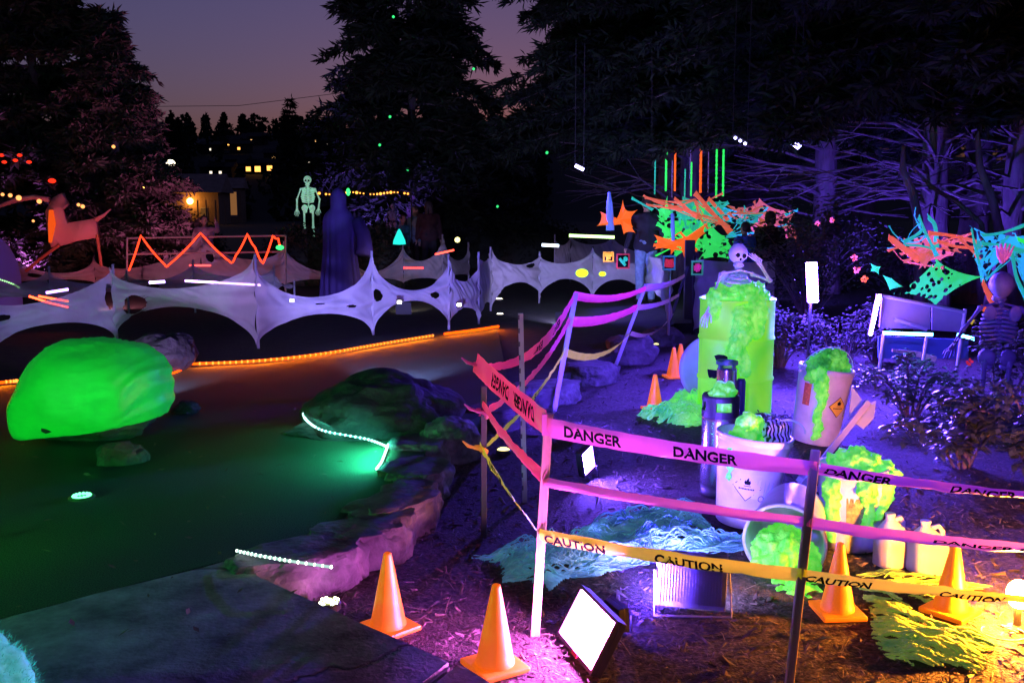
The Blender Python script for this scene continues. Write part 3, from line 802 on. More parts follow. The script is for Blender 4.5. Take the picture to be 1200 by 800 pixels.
# ================================================================== CONES
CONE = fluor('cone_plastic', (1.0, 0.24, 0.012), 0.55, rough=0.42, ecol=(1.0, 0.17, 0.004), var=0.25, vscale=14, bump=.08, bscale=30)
def cone_parts(t, h=0.305):
    bm = NB(); b = h * 0.30
    vs = box(bm, (0, 0, 0.011), (2 * b, 2 * b, 0.022), None, 0.006)
    ob('base', bm, CONE, t)
    bm = NB(); r0 = h * 0.222
    prof = [(r0 * 1.02, 0.020), (r0 * 1.02, 0.032), (r0 * 0.97, 0.040)]
    for k in range(1, 9): prof.append((r0 * 0.97 + (0.017 - r0 * 0.97) * k / 8, 0.040 + (h - 0.05) * k / 8))
    prof += [(0.016, h - 0.004), (0.012, h), (0.009, h - 0.002), (0.008, h - 0.05)]
    lathe(bm, prof, 36); ob('cone_body', bm, CONE, t, smooth=True)
def cone(px, py, rz, label, lean=0, h=0.305):
    p = G(px, py, ML + .004)
    t = thing('traffic_cone', label, 'traffic cone', p, rz, 'orange traffic cones')
    t.rotation_euler[1] = lean
    cone_parts(t, h)
cone(455, 737, 0.75, 'orange cone standing alone by the path edge, left of the other', 0.01, 0.325)
cone(580, 782, 0.55, 'nearest orange cone, its right side lit yellow by the floodlight', 0.02, 0.325)
cone(981, 718, 0.06, 'orange cone right of the split stake, CAUTION tape across it', 0.0, 0.31)
cone(1113, 718, 0.7, 'dark orange cone beside the glowing lamp at the right edge', 0.04, 0.31)
cone(767, 480, 0.3, 'small orange cone left of the green cloth by the drum')
cone(789, 442, 0.2, 'front one of two orange cones beside the grey lid')
cone(797, 437, 0.5, 'rear one of two orange cones, half behind the grey lid')

# ================================================================== STAKES AND TAPES
WOOD = mat('stake_wood', (0.60, 0.46, 0.33), 0.75, var=0.35, vscale=18, bump=0.3, bscale=50, stretch=(1, 1, 0.12))
METAL_ST = mat('stake_metal', (0.42, 0.42, 0.46), 0.4, metal=0.4)
DARK_ST = mat('stake_dark', (0.06, 0.06, 0.09), 0.5)
PVC = mat('stake_pvc', (0.50, 0.48, 0.62), 0.5)
def at_base(px, py): return G(px, py, ML)
SB = {}
def stake(key, top, base, mat_, w_, t_, label, notch=False):
    b = at_base(*base); tp = D(top[0], top[1], b.y)
    SB[key] = (b, tp)
    bm = NB()
    low = b + (b - tp).normalized() * 0.03
    beam(bm, low, tp, w_, t_, (0, 1, 0))
    es = [e for e in bm.edges]
    bmesh.ops.bevel(bm, geom=es, offset=min(w_, t_) * .12, segments=1, affect='EDGES')
    o = tag(ob('stake', bm, mat_), label, 'stake', 'stakes holding the tapes')
    if notch:
        # slotted sign post: dark punched slots down the face
        d = tp - b
        for k in range(14):
            bm = NB(); q = b + d * (0.08 + 0.9 * k / 13)
            box(bm, q + V(-w_ * .35, -t_ * .5 - .003, 0), (w_ * .3, 0.004, 0.028)); ob('slot', bm, DARK_ST, o)
    return o
stake('S1', (643, 484), (627, 743), WOOD, 0.036, 0.020, 'nearest pale wooden stake in pink light, left of the propped floodlight')
stake('S2', (956, 527), (924, 808), WOOD, 0.030, 0.020, 'brown wooden stake crossing the picture in front of the tipped bucket')
stake('S3', (610, 367), (615, 588), METAL_ST, 0.030, 0.016, 'tall thin punched metal stake behind the crossing tapes', True)
stake('S4', (567, 452), (567, 630), DARK_ST, 0.030, 0.02, 'dark stake under the knotted tape ends')
stake('S5', (675, 343), (649, 482), PVC, 0.042, 0.03, 'blue-lit stake leaning right where the pink tapes meet')
stake('S6', (757, 333), (716, 443), PVC, 0.034, 0.026, 'blue-lit stake leaning right, second from the fence')
stake('S7', (806, 312), (779, 395), DARK_ST, 0.036, 0.03, 'black leaning stake in front of the end of the curtain fence')
SB['S8'] = (at_base(1330, 790), None)
b8 = SB['S8'][0]
stake('S8', (1340, 560), (1330, 795), WOOD, 0.030, 0.02, 'wooden stake beyond the right edge of the picture')

def text_mesh(s, bold=0.034):
    cu = bpy.data.curves.new('t', 'FONT'); cu.body = s; cu.size = 1.0; cu.offset = bold; cu.resolution_u = 3
    o = bpy.data.objects.new('t', cu); C.objects.link(o)
    dg = bpy.context.evaluated_depsgraph_get()
    me = bpy.data.meshes.new_from_object(o.evaluated_get(dg))
    bpy.data.objects.remove(o)
    vs = [v.co.copy() for v in me.vertices]; fs = [tuple(p.vertices) for p in me.polygons]
    x0 = min(v.x for v in vs); x1 = max(v.x for v in vs); y0 = min(v.y for v in vs); y1 = max(v.y for v in vs)
    return [((v.x - x0) / (x1 - x0), (v.y - y0) / (y1 - y0)) for v in vs], fs, (x1 - x0) / (y1 - y0)
TXT = {s: text_mesh(s) for s in ('DANGER', 'CAUTION')}
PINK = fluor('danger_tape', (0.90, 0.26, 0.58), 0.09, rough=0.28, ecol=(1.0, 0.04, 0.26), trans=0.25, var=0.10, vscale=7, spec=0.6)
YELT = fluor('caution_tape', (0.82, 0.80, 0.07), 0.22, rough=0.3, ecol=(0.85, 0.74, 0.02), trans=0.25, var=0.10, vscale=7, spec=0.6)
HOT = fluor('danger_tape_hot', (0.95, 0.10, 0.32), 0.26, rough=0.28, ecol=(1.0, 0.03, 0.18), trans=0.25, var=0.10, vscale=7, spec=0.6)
INK = mat('tape_ink', (0.010, 0.010, 0.013), 0.9, spec=0.05)
def tape(p0, p1, width, mat_, label, sag=0.02, twist=(0.0, 0.0), word=None, spots=(), flip=False, ripple=0.008, squeeze=(1, 1), fold=0.0, seed=0,
         group='danger tapes', midtwist=0.0, span=(0.18, 0.80), wl=None):
    p0, p1 = Vector(p0), Vector(p1)
    d = p1 - p0; L = d.length; dn = d.normalized()
    side = Vector((dn.y, -dn.x, 0)).normalized()            # horizontal normal
    if side.dot(CP - p0) < 0: side = -side
    upn = V(0, 0, 1); upn = (upn - dn * upn.dot(dn)).normalized()
    def surf(u, v, off=0.0):
        c = p0 + d * u + V(0, 0, -sag * 4 * u * (1 - u))
        a = twist[0] + (twist[1] - twist[0]) * u + midtwist * sin(pi * u)
        wv = upn * cos(a) + side * sin(a)
        nv = side * cos(a) - upn * sin(a)
        sq = squeeze[0] + (squeeze[1] - squeeze[0]) * (u if True else 0)
        w_ = width * sq
        rp = ripple * (noise.noise(V(u * L * 7, v * 2.0, seed)) + 0.6 * noise.noise(V(u * L * 22, v * 3.0, seed + 4)))
        edge = fold * ((v - 0.5) ** 2) * 4
        return c + wv * (w_ * (v - .5)) + nv * (rp - edge + off)
    t = thing('barrier_tape', label, 'barrier tape', p0, group=group)
    nu = max(12, int(L / 0.03)); nv_ = 6
    bm = NB(); g = [[bm.verts.new(surf(i / nu, j / nv_)) for j in range(nv_ + 1)] for i in range(nu + 1)]
    for i in range(nu):
        for j in range(nv_): bm.faces.new((g[i][j], g[i + 1][j], g[i + 1][j + 1], g[i][j + 1]))
    ob('film', bm, mat_, t, world=True, smooth=True)
    if word:
        vs, fs, asp = TXT[word]
        for s in spots:
            hgt = width * (span[1] - span[0]); ln = (wl or hgt * asp) / L
            bm = NB(); bv = []
            right = d.x >= 0
            for (x, y) in vs:
                uu = x if right else 1 - x
                yy = y
                if flip: uu, yy = 1 - uu, 1 - yy
                bv.append(bm.verts.new(surf(s + ln * uu, span[0] + (span[1] - span[0]) * yy, 0.0025)))
            for f in fs:
                try: bm.faces.new([bv[k] for k in f])
                except ValueError: pass
            ob('lettering', bm, INK, t, world=True)
    return t
def on(key, px, py, off=-0.014):       # a point on a stake: the stake's own distance
    b, tp = SB[key]; p = D(px, py, b.y); return p + V(0, off, 0)
W1 = 0.082
# nearest tapes (toward the right edge)
tape(on('S1', 641, 500), on('S2', 956, 549), W1, PINK, 'wide pink DANGER tape from the pale stake to the brown stake', 0.012, (0.10, 0.45), 'DANGER', (0.07, 0.50), squeeze=(0.98, 0.85), fold=.004, seed=1, wl=.235)
tape(on('S2', 958, 549), on('S8', 1338, 588), W1 * .8, PINK, 'pink DANGER tape running from the brown stake off the right edge', 0.02, (0.5, 0.9), 'DANGER', (0.02, 0.40), squeeze=(0.85, 0.6), fold=.006, seed=2, wl=.24)
tape(on('S1', 637, 566), on('S2', 948, 614), W1 * .55, PINK, 'middle narrow folded pink tape between the pale and brown stakes', 0.012, (0.3, 0.5), fold=0.02, seed=3)
tape(on('S2', 949, 614), on('S8', 1338, 650), W1 * .62, PINK, 'middle folded pink tape running off the right edge past the jugs', 0.02, (0.4, 0.5), 'DANGER', (0.36, 0.62), fold=0.012, seed=4, span=(.42, .72), wl=.30)
tape(on('S1', 632, 626), on('S2', 938, 673), W1 * .70, YELT, 'yellow CAUTION tape from the pale stake to the brown stake', 0.012, (0.15, 0.3), 'CAUTION', (0.02, 0.47), fold=0.006, seed=5, group='caution tapes', span=(.02, .70), wl=.255)
tape(on('S2', 939, 673), on('S8', 1336, 712), W1 * .62, YELT, 'yellow CAUTION tape running off the right edge over the cones', 0.012, (0.3, 0.8), 'CAUTION', (0.01, 0.40), fold=0.006, seed=6, group='caution tapes', span=(0.02, .70), wl=.24)
# from the knotted stake to the near stake (seen from the back: letters upside down)
tape(on('S4', 557, 424), on('S1', 641, 496), 0.115, HOT, 'broad pink tape with upside-down DANGER sloping up to the knot', 0.01, (-0.25, 0.10), 'DANGER', (0.28, 0.60), flip=True, squeeze=(0.85, 1.0), seed=7, wl=.30)
tape(on('S4', 566, 478), on('S1', 636, 562), 0.075, HOT, 'crumpled red-pink tape from the dark stake down to the pale stake', 0.03, (0.5, 0.2), fold=0.02, seed=8, ripple=.01)
tape(on('S4', 564, 524), on('S1', 632, 622), 0.075, YELT, 'yellow tape with upside-down CAUTION between the dark and pale stakes', 0.02, (0.2, 0.7), 'CAUTION', (0.20, 0.58), flip=True, seed=9, group='caution tapes', wl=.28)
# from the knotted stake back to the leaning stakes
tape(on('S4', 566, 428), on('S5', 672, 348), 0.115, HOT, 'twisted pink tape climbing from the knot to the blue leaning stake', 0.16, (1.2, 0.25), 'DANGER', (0.45, 0.68), seed=10, midtwist=-0.5, squeeze=(.7, 1), wl=.30)
tape(on('S4', 570, 484), on('S5', 668, 377), 0.08, HOT, 'lower pink tape climbing from the dark stake to the blue leaning stake', 0.10, (0.8, 0.2), seed=11, fold=.02)
tape(on('S4', 571, 520), on('S5', 661, 412), 0.085, YELT, 'yellow tape climbing from the dark stake to the blue leaning stake', 0.06, (0.6, 0.3), 'CAUTION', (0.48,), seed=12, group='caution tapes', wl=.3)
tape(on('S5', 673, 347), on('S6', 756, 340), 0.08, HOT, 'upper pink tape between the two blue leaning stakes', 0.06, (0.5, 0.6), seed=13, fold=.02)
tape(on('S5', 667, 377), on('S6', 746, 362), 0.095, HOT, 'lower pink tape between the two blue leaning stakes', 0.05, (0.3, 0.5), seed=14, fold=.02)
tape(on('S5', 662, 412), on('S6', 738, 391), 0.07, YELT, 'yellow tape between the two blue leaning stakes', 0.12, (0.3, 0.8), seed=15, group='caution tapes')
PALE = fluor('danger_tape_pale', (0.75, 0.35, 0.85), 0.12, rough=0.35, trans=0.25)
tape(on('S6', 757, 338), on('S7', 801, 325), 0.09, PALE, 'upper pale violet tape ending at the black leaning stake', 0.04, (0.5, 0.6), seed=16, fold=.02)
tape(on('S6', 747, 361), on('S7', 795, 347), 0.07, PALE, 'lower pale violet tape ending at the black leaning stake', 0.04, (0.4, 0.6), seed=17, fold=.02)
tape(on('S6', 739, 390), on('S7', 788, 368), 0.05, mat('tape_grey_yellow', (0.55, 0.50, 0.28), 0.4, trans=.2), 'slack dull yellow tape ending at the black leaning stake', 0.12, (0.4, 1.0), seed=18, group='caution tapes')
# knots and loose ends on the dark stake
for (px, py, m_, lab) in [(562, 426, PINK, 'ragged pink tape tail at the top knot of the dark stake'), (565, 480, PINK, 'ragged pink tape tail at the middle knot of the dark stake'),
                          (563, 523, fluor('tail_orange', (1, .35, .05), .3), 'orange tape tail at the lower knot of the dark stake')]:
    c = on('S4', px, py); bm = NB()
    tube(bm, [c + V(-0.09, -.01, 0.035), c + V(-0.06, -.02, 0.012), c + V(-0.02, -.02, 0.0), c + V(0.02, -.02, -0.01), c + V(0.03, .0, -0.03), c + V(0, .03, -.01), c + V(-.03, 0.0, 0)], [0.006, 0.016, 0.012, 0.022, 0.02, 0.018, 0.012], 7, flat=0.5)
    tag(ob('tape_knot', bm, m_), lab, 'tape', 'tape knots')
for (px, py, lab) in [(641, 497, 'clear tape wound round the pale stake under its top')]:
    c = on('S1', px, py, 0); bm = NB(); box(bm, c, (0.040, 0.026, 0.085)); tag(ob('tape_wrap', bm, mat('wrap', (0.75, 0.25, 0.55), 0.3, emit=.08)), lab, 'tape')

# ================================================================== BUCKETS, KEG, DRUM, FOAM
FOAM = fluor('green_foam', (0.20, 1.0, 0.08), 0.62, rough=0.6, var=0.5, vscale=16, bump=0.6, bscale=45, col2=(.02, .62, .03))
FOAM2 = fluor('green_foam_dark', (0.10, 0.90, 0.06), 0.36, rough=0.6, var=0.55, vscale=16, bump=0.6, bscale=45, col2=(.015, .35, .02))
WPLA = mat('white_plastic', (0.70, 0.70, 0.72), 0.35, var=0.22, vscale=7, trans=0.12)
STEEL = mat('steel', (0.55, 0.55, 0.58), 0.22, metal=0.95, var=0.1, vscale=5)
RUBBER = mat('rubber', (0.02, 0.02, 0.022), 0.5)
LABEL_Y = mat('label_yellow', (0.85, 0.62, 0.05), 0.5)
LABEL_W = mat('label_cream', (0.80, 0.72, 0.50), 0.5)
LABEL_P = mat('label_blue', (0.45, 0.60, 0.68), 0.6, var=.15, vscale=60)
def bucket_parts(t, r0, r1, h, lip=0.010, handle=None, tilt=None):
    """t: empty at the base centre; wall thick enough to show an inside"""
    bm = NB()
    w_ = 0.006
    prof = [(0, 0.0), (r0 - .008, 0.0), (r0, 0.008)] + [(r0 + (r1 - r0) * k / 8, 0.008 + (h - 0.05) * k / 8) for k in range(1, 9)]
    prof += [(r1 + lip * .4, h - 0.040), (r1 + lip, h - 0.036), (r1 + lip * .3, h - 0.026), (r1 + lip, h - 0.016), (r1 + lip, h - 0.002), (r1, h), (r1 - w_, h - .002)]
    prof += [(r0 - w_ + (r1 - r0) * k / 4, 0.012 + (h - 0.02) * k / 4) for k in (3, 2, 1, 0)] + [(0, 0.012)]
    lathe(bm, prof, 44); ob('body', bm, WPLA, t, smooth=True)
    if handle is not None:
        a0, drop = handle
        bm = NB(); pts = []
        for k in range(17):
            a = pi * k / 16
            pts.append(V((r1 + .012) * cos(a) * cos(a0) - drop[0] * sin(a), (r1 + .012) * cos(a) * sin(a0) - drop[1] * sin(a), h - 0.05 + drop[2] * sin(a)))
        tube(bm, pts, 0.006, 7, flat=0.6); ob('handle', bm, mat('handle_plastic', (0.45, 0.62, 0.60), 0.4), t, smooth=True)
        for s in (0, 16):
            bm = NB(); ball(bm, pts[s], 0.013, 1); ob('lug', bm, WPLA, t)
def wrap(r, z, a, x, y, slope=0.0):      # a point on a bucket wall: angle a, offsets x (along) y (up)
    aa = a + x / r; rr = r + slope * y + 0.0018
    return V(rr * cos(aa), rr * sin(aa), z + y)
def decal(t, name, poly, r, z, a, m_, slope=0.0, lift=0.0):
    bm = NB(); f = bm.faces.new([bm.verts.new(wrap(r + lift, z, a, x, y, slope)) for x, y in poly])
    # subdivide so that the print follows the wall
    bmesh.ops.subdivide_edges(bm, edges=bm.edges, cuts=3, use_grid_fill=True)
    for v in bm.verts:
        k = atan2(v.co.y, v.co.x); rr = r + lift + slope * (v.co.z - z) + 0.0018
        v.co.x = rr * cos(k); v.co.y = rr * sin(k)
    bmesh.ops.triangulate(bm, faces=bm.faces)
    return ob(name, bm, m_, t)
FLAME = [(-.010, -.012), (.010, -.012), (.014, -.002), (.010, .008), (.006, .004), (.003, .020), (-.004, .010), (-.006, .004), (-.010, .008), (-.014, -.002)]
def flammable(t, r, z, a, s, slope, mcol):
    k = s / .07
    decal(t, 'hazard_diamond', [(0, -s), (s, 0), (0, s), (-s, 0)], r, z, a, INK, slope)
    d2 = s * .93
    decal(t, 'hazard_diamond_face', [(0, -d2), (d2, 0), (0, d2), (-d2, 0)], r, z, a, mcol, slope, 0.0012)
    f = decal(t, 'flame_symbol', [(x * k * 1.1, y * k * 1.1 + s * .38) for x, y in FLAME], r, z, a, INK, slope, 0.0022)
    decal(t, 'flame_line', [(-.016 * k, .005 * k), (.016 * k, .005 * k), (.016 * k, .008 * k), (-.016 * k, .008 * k)], r, z, a, INK, slope, .0022)
    random.seed(int(s * 1000))
    x = -s * .55
    while x < s * .5:                     # row of tiny illegible print
        l_ = random.uniform(.004, .009) * k
        decal(t, 'print', [(x, -.012 * k), (x + l_, -.012 * k), (x + l_, -.005 * k), (x, -.005 * k)], r, z, a, INK, slope, .0022); x += l_ + .002 * k
    # little round recycling mark
    ring = NB()
    n_ = 24
    for i in range(n_):
        q = []
        for rr, aa in ((.015, i), (.015, i + 1), (.012, i + 1), (.012, i)):
            an = 2 * pi * aa / n_; q.append(ring.verts.new(wrap(r + .0008, z, a, s * 1.05 + rr * k * cos(an), -s * .72 + rr * k * sin(an), slope)))
        ring.faces.new(q)
    ob('round_mark', ring, INK, t)
def foam(t_or_none, caps, label=None, voxel=0.014, amp=0.016, freq=22, m_=FOAM, seed=0, name='foam'):
    me = foam_mesh(caps, voxel, amp, freq, seed)
    o = ob(name, me, m_, smooth=True)
    tag(o, label, 'foam', 'green foam props'); return o
def ground_of(px, py): p = G(px, py, ML); return V(p.x, p.y, ML + .004)

# --- big white bucket in the middle, flame diamond towards the camera
p = ground_of(878, 622); p.y += 0.14
hA = 0.50
A = thing('bucket', 'white bucket with pale flame diamond between the two pink tapes', 'bucket', p, group='white chemical buckets')
A.rotation_euler = (0.0, 0.10, 0)
bucket_parts(A, 0.148, 0.195, hA)
slA = (0.195 - 0.148) / hA
faceA = -pi / 2
flammable(A, 0.148 + slA * .24, 0.24, faceA - 0.30, 0.078, slA, LABEL_W)
decal(A, 'paper_label', [(-.055, -.10), (.055, -.10), (.055, .10), (-.055, .10)], 0.148 + slA * .28, 0.28, faceA + 0.55, LABEL_P, slA)
decal(A, 'paper_label', [(-.02, -.12), (.02, -.12), (.02, .12), (-.02, .12)], 0.148 + slA * .30, 0.30, faceA - 0.02, mat('label_pale', (0.80, 0.80, 0.84), .3), slA)  # plain pale strip on the bucket wall
tA = p + V(0.05, 0, hA)
foam(None, [(tA + V(-.07, -.02, -.05), .085, tA + V(-.03, 0, .045), .075), (tA + V(-.13, -.08, -.02), .04, tA + V(-.165, -.13, -.12), .03), (tA + V(-.165, -.13, -.12), .03, tA + V(-.165, -.14, -.22), .018),
            (tA + V(.03, .05, -.04), .07, tA + V(.02, .04, .02), .05)],
     'rounded green foam mound bulging from the middle white bucket', m_=FOAM, seed=1)
bm = NB()                                  # crumpled black and white striped bag
bv = ball(bm, tA + V(.105, -.02, .0), .075, 4, (1, 1, .95))
for v in bv: v.co += (v.co - tA - V(.105, -.02, 0)).normalized() * .022 * noise.noise(v.co * 26)
ZEB = mat('striped_bag', (0.75, 0.75, 0.78), .5)
nn_ = ZEB.node_tree.nodes; ll_ = ZEB.node_tree.links
wv = nn_.new('ShaderNodeTexWave'); wv.inputs['Scale'].default_value = 16; wv.inputs['Distortion'].default_value = 7; wv.inputs['Detail'].default_value = 2
tc_ = nn_.new('ShaderNodeTexCoord'); ll_.new(tc_.outputs['Object'], wv.inputs['Vector'])
cr = nn_.new('ShaderNodeValToRGB'); cr.color_ramp.elements[0].position = .45; cr.color_ramp.elements[1].position = .55
cr.color_ramp.elements[0].color = (.01, .01, .012, 1); cr.color_ramp.elements[1].color = (.75, .75, .78, 1)
ll_.new(wv.outputs[1], cr.inputs[0]); ll_.new(cr.outputs[0], nn_['Principled BSDF'].inputs['Base Color'])
single('plastic_bag', bm, ZEB, 'crumpled zebra-striped bag in the mouth of the middle bucket', 'bag', smooth=True)
bm = NB()
tube(bm, [tA + V(.06 + .10 * (1 - cos(a)), -.03, .075 * sin(a)) for a in [k * pi / 14 for k in range(15)]], .005, 6)
o = ob('handle', bm, mat('handle_plastic', (0.45, .62, .6), .4), smooth=True); o.parent = A
o.matrix_parent_inverse = (Matrix.Translation(A.location) @ A.rotation_euler.to_matrix().to_4x4()).inverted()

# --- tall white bucket with a foam stream and a hoop handle
p = ground_of(962, 523); p.y += 0.16
hB = 0.56
B = thing('bucket', 'tall leaning white bucket with yellow flame diamond and green stream', 'bucket', p, group='white chemical buckets')
B.rotation_euler = (0.02, 0.12, 0)
bucket_parts(B, 0.165, 0.19, hB, handle=(0.15, (-.02, 0.03, 0.20)))
slB = (0.19 - .165) / hB; RB = B.rotation_euler.to_matrix()
flammable(B, .165 + slB * .30, .30, faceA + .42, .078, slB, LABEL_Y)
decal(B, 'orange_label', [(-.03, -.08), (.03, -.08), (.03, .08), (-.03, .08)], .165 + slB * .36, .36, faceA - .95, mat('label_orange', (.55, .16, .04), .5, var=.5, vscale=50), slB)
for (k, z_) in ((.25, .52), (.62, .52), (.98, .52)):
    pass
wB = lambda x, y, z: p + RB @ V(x, y, z)
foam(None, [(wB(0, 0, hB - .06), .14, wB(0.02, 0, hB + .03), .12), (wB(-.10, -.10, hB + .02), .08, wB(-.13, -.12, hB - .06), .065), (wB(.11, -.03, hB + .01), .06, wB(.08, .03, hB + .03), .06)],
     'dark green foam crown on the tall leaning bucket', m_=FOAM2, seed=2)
stream = [(-.10, -.155, .53, .06), (-.075, -.175, .44, .055), (-.06, -.182, .36, .045), (-.065, -.178, .29, .035), (-.075, -.172, .22, .030), (-.045, -.176, .15, .028), (-.05, -.174, .10, .022), (-.055, -.172, .06, .026)]
foam(None, [(wB(*a[:3]), a[3], wB(*b[:3]), b[3]) for a, b in zip(stream, stream[1:])], 'bright green foam stream running down the tall bucket', voxel=.011, amp=.013, freq=26, seed=3)

# --- bucket lying on its side, foam spilling out
p = ground_of(945, 668)
Cc = thing('bucket', 'white bucket tipped on its side spilling green foam', 'bucket', p + V(0.04, .36, .17), group='white chemical buckets')
axis = V(-0.42, -1.0, -0.10).normalized()
Cc.rotation_mode = 'QUATERNION'; Cc.rotation_quaternion = axis.to_track_quat('Z', 'X')
bucket_parts(Cc, 0.155, 0.185, 0.40)
cm = p + V(.04, .36, .17) + axis * .40                     # mouth
foam(None, [(cm + V(.0, .05, -.04), .12, cm + V(-.03, -.10, -.03), .12), (cm + V(-.09, -.06, .0), .07, cm + V(-.12, -.10, -.05), .07), (cm + V(.09, -.02, -.05), .08, cm + V(.06, -.10, -.09), .07)],
     'lump of bright green foam bulging from the tipped bucket', amp=.022, freq=18, seed=4)
foam(None, [(cm + V(-.04, -.17, -.155), .06, cm + V(.0, -.25, -.17), .06), (cm + V(.02, -.28, -.175), .055, cm + V(-.10, -.24, -.18), .045), (cm + V(.05, -.2, -.16), .05, cm + V(.16, -.26, -.18), .035)],
     'spilled green foam lying on the mulch behind the brown stake', amp=.02, freq=20, seed=5)

# --- bucket with foam cap and drips at the right
p = ground_of(1010, 652); p.y += .16
hD = .42
E_ = thing('bucket', 'white bucket half covered by dripping green foam next to the jugs', 'bucket', p, group='white chemical buckets')
E_.rotation_euler = (0, -.02, 0)
bucket_parts(E_, .14, .17, hD)
decal(E_, 'paper_label', [(-.055, -.09), (.055, -.09), (.055, .09), (-.055, .09)], .155, .20, faceA - .15, mat('label_olive', (.28, .34, .10), .5, var=.7, vscale=45), .07)
decal(E_, 'paper_label', [(-.035, -.03), (.035, -.03), (.035, .03), (-.035, .03)], .164, .31, faceA + .42, mat('label_pale', (0.80, 0.80, 0.84), .3), .07)
q = p + V(0, 0, hD)
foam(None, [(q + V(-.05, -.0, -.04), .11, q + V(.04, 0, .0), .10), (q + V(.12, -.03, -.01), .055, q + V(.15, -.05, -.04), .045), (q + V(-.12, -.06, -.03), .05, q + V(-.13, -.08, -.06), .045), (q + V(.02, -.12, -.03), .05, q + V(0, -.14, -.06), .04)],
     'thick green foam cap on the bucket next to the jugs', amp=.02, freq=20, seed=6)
for k, pts in enumerate(([(-.14, -.10, -.08, .05), (-.14, -.10, -.18, .036), (-.135, -.09, -.27, .03), (-.13, -.09, -.34, .028)], [(.0, -.165, -.08, .05), (.02, -.165, -.16, .036), (.015, -.160, -.24, .033), (.02, -.155, -.30, .03)],
                         [(.13, -.11, -.04, .045), (.125, -.11, -.12, .04), (.10, -.12, -.19, .03), (.075, -.13, -.23, .02)])):
    foam(None, [(q + V(*a[:3]), a[3], q + V(*b[:3]), b[3]) for a, b in zip(pts, pts[1:])], ['left', 'middle', 'right'][k] + ' green foam drip down the bucket next to the jugs', voxel=.011, amp=.012, freq=28, seed=7 + k)

# --- plastic jugs
JUG = mat('jug_plastic', (0.70, 0.66, 0.62), .45, var=.1, vscale=5, trans=.25)
def jug(px, py, rz, label, h=.26, w_=.15):
    p = ground_of(px, py); p.y += .06
    t = thing('plastic_jug', label, 'jug', p, rz, 'plastic jugs')
    bm = NB(); rings = []
    prof = [(.0, .86), (.012, .97), (.03, 1.0), (.55, 1.0), (.62, .96), (.72, .80), (.82, .52), (.88, .32), (.90, .26)]
    for z, s in prof:
        ring = []
        for k in range(24):
            a = 2 * pi * k / 24; e = 0.55 if z < .6 else .55 + (z - .6) * 1.5
            e = min(e, 1)
            cx = abs(cos(a)) ** e * (1 if cos(a) >= 0 else -1); cy = abs(sin(a)) ** e * (1 if sin(a) >= 0 else -1)
            sh = 0.02 * max(0, z - .6) / .3
            ring.append(bm.verts.new((cx * s * w_ / 2 - sh, cy * s * w_ / 2.3, z * h)))
        rings.append(ring)
    for a, b in zip(rings, rings[1:]):
        for k in range(24): bm.faces.new((a[k], a[(k + 1) % 24], b[(k + 1) % 24], b[k]))
    bm.faces.new(rings[0][::-1]); bm.faces.new(rings[-1]); ob('body', bm, JUG, t, smooth=True)
    bm = NB(); lathe(bm, [(0, .885 * h), (.021, .885 * h), (.021, .95 * h), (.024, .955 * h), (.024, h), (.020, h + .003), (0, h + .003)], 20, Matrix.Translation((-.02, 0, 0))); ob('cap', bm, JUG, t)
    bm = NB(); tube(bm, [(0.0, 0, .84 * h), (.05, 0, .88 * h), (.072, 0, .78 * h), (.074, 0, .60 * h), (.066, 0, .50 * h)], .012, 8); ob('handle', bm, JUG, t, smooth=True)
jug(1049, 668, 0.5, 'left plastic jug pressed against the foamy bucket')
jug(1092, 676, 0.2, 'right plastic jug with violet sheen beside the orange cone', .25, .165)

# --- steel keg
p = ground_of(846, 586); p.y += .11
K = thing('keg', 'slim steel keg with black rubber collar and foam on top', 'keg', p)
bm = NB(); lathe(bm, [(0, .03), (.09, .03), (.104, .06), (.108, .08), (.108, .46), (.104, .49), (.09, .51), (0, .515)], 40); ob('shell', bm, STEEL, K, smooth=True)
bm = NB(); lathe(bm, [(.088, .0), (.108, .0), (.1095, .02), (.1095, .075), (.098, .075)], 40); ob('foot_ring', bm, RUBBER, K, smooth=True)
bm = NB()
lathe(bm, [(.100, .475), (.1105, .48), (.1105, .52), (.100, .52)], 40)
lathe(bm, [(.100, .575), (.1105, .575), (.1105, .60), (.104, .612), (.098, .60)], 40)
for k in range(4):
    a = pi / 4 + k * pi / 2
    for j in range(4):
        aa = a + (j - 1.5) * .16
        box(bm, (.105 * cos(aa), .105 * sin(aa), .547), (.012, .0185, .062), Matrix.Rotation(aa, 3, 'Z'))
ob('collar', bm, RUBBER, K)
q = p + V(0, 0, .58)
foam(None, [(q + V(0, 0, -.05), .085, q + V(0, 0, .02), .08), (q + V(-.03, -.03, .03), .06, q + V(.04, .01, .04), .06)], 'coiled green foam heaped on the steel keg', amp=.018, freq=24, seed=12)

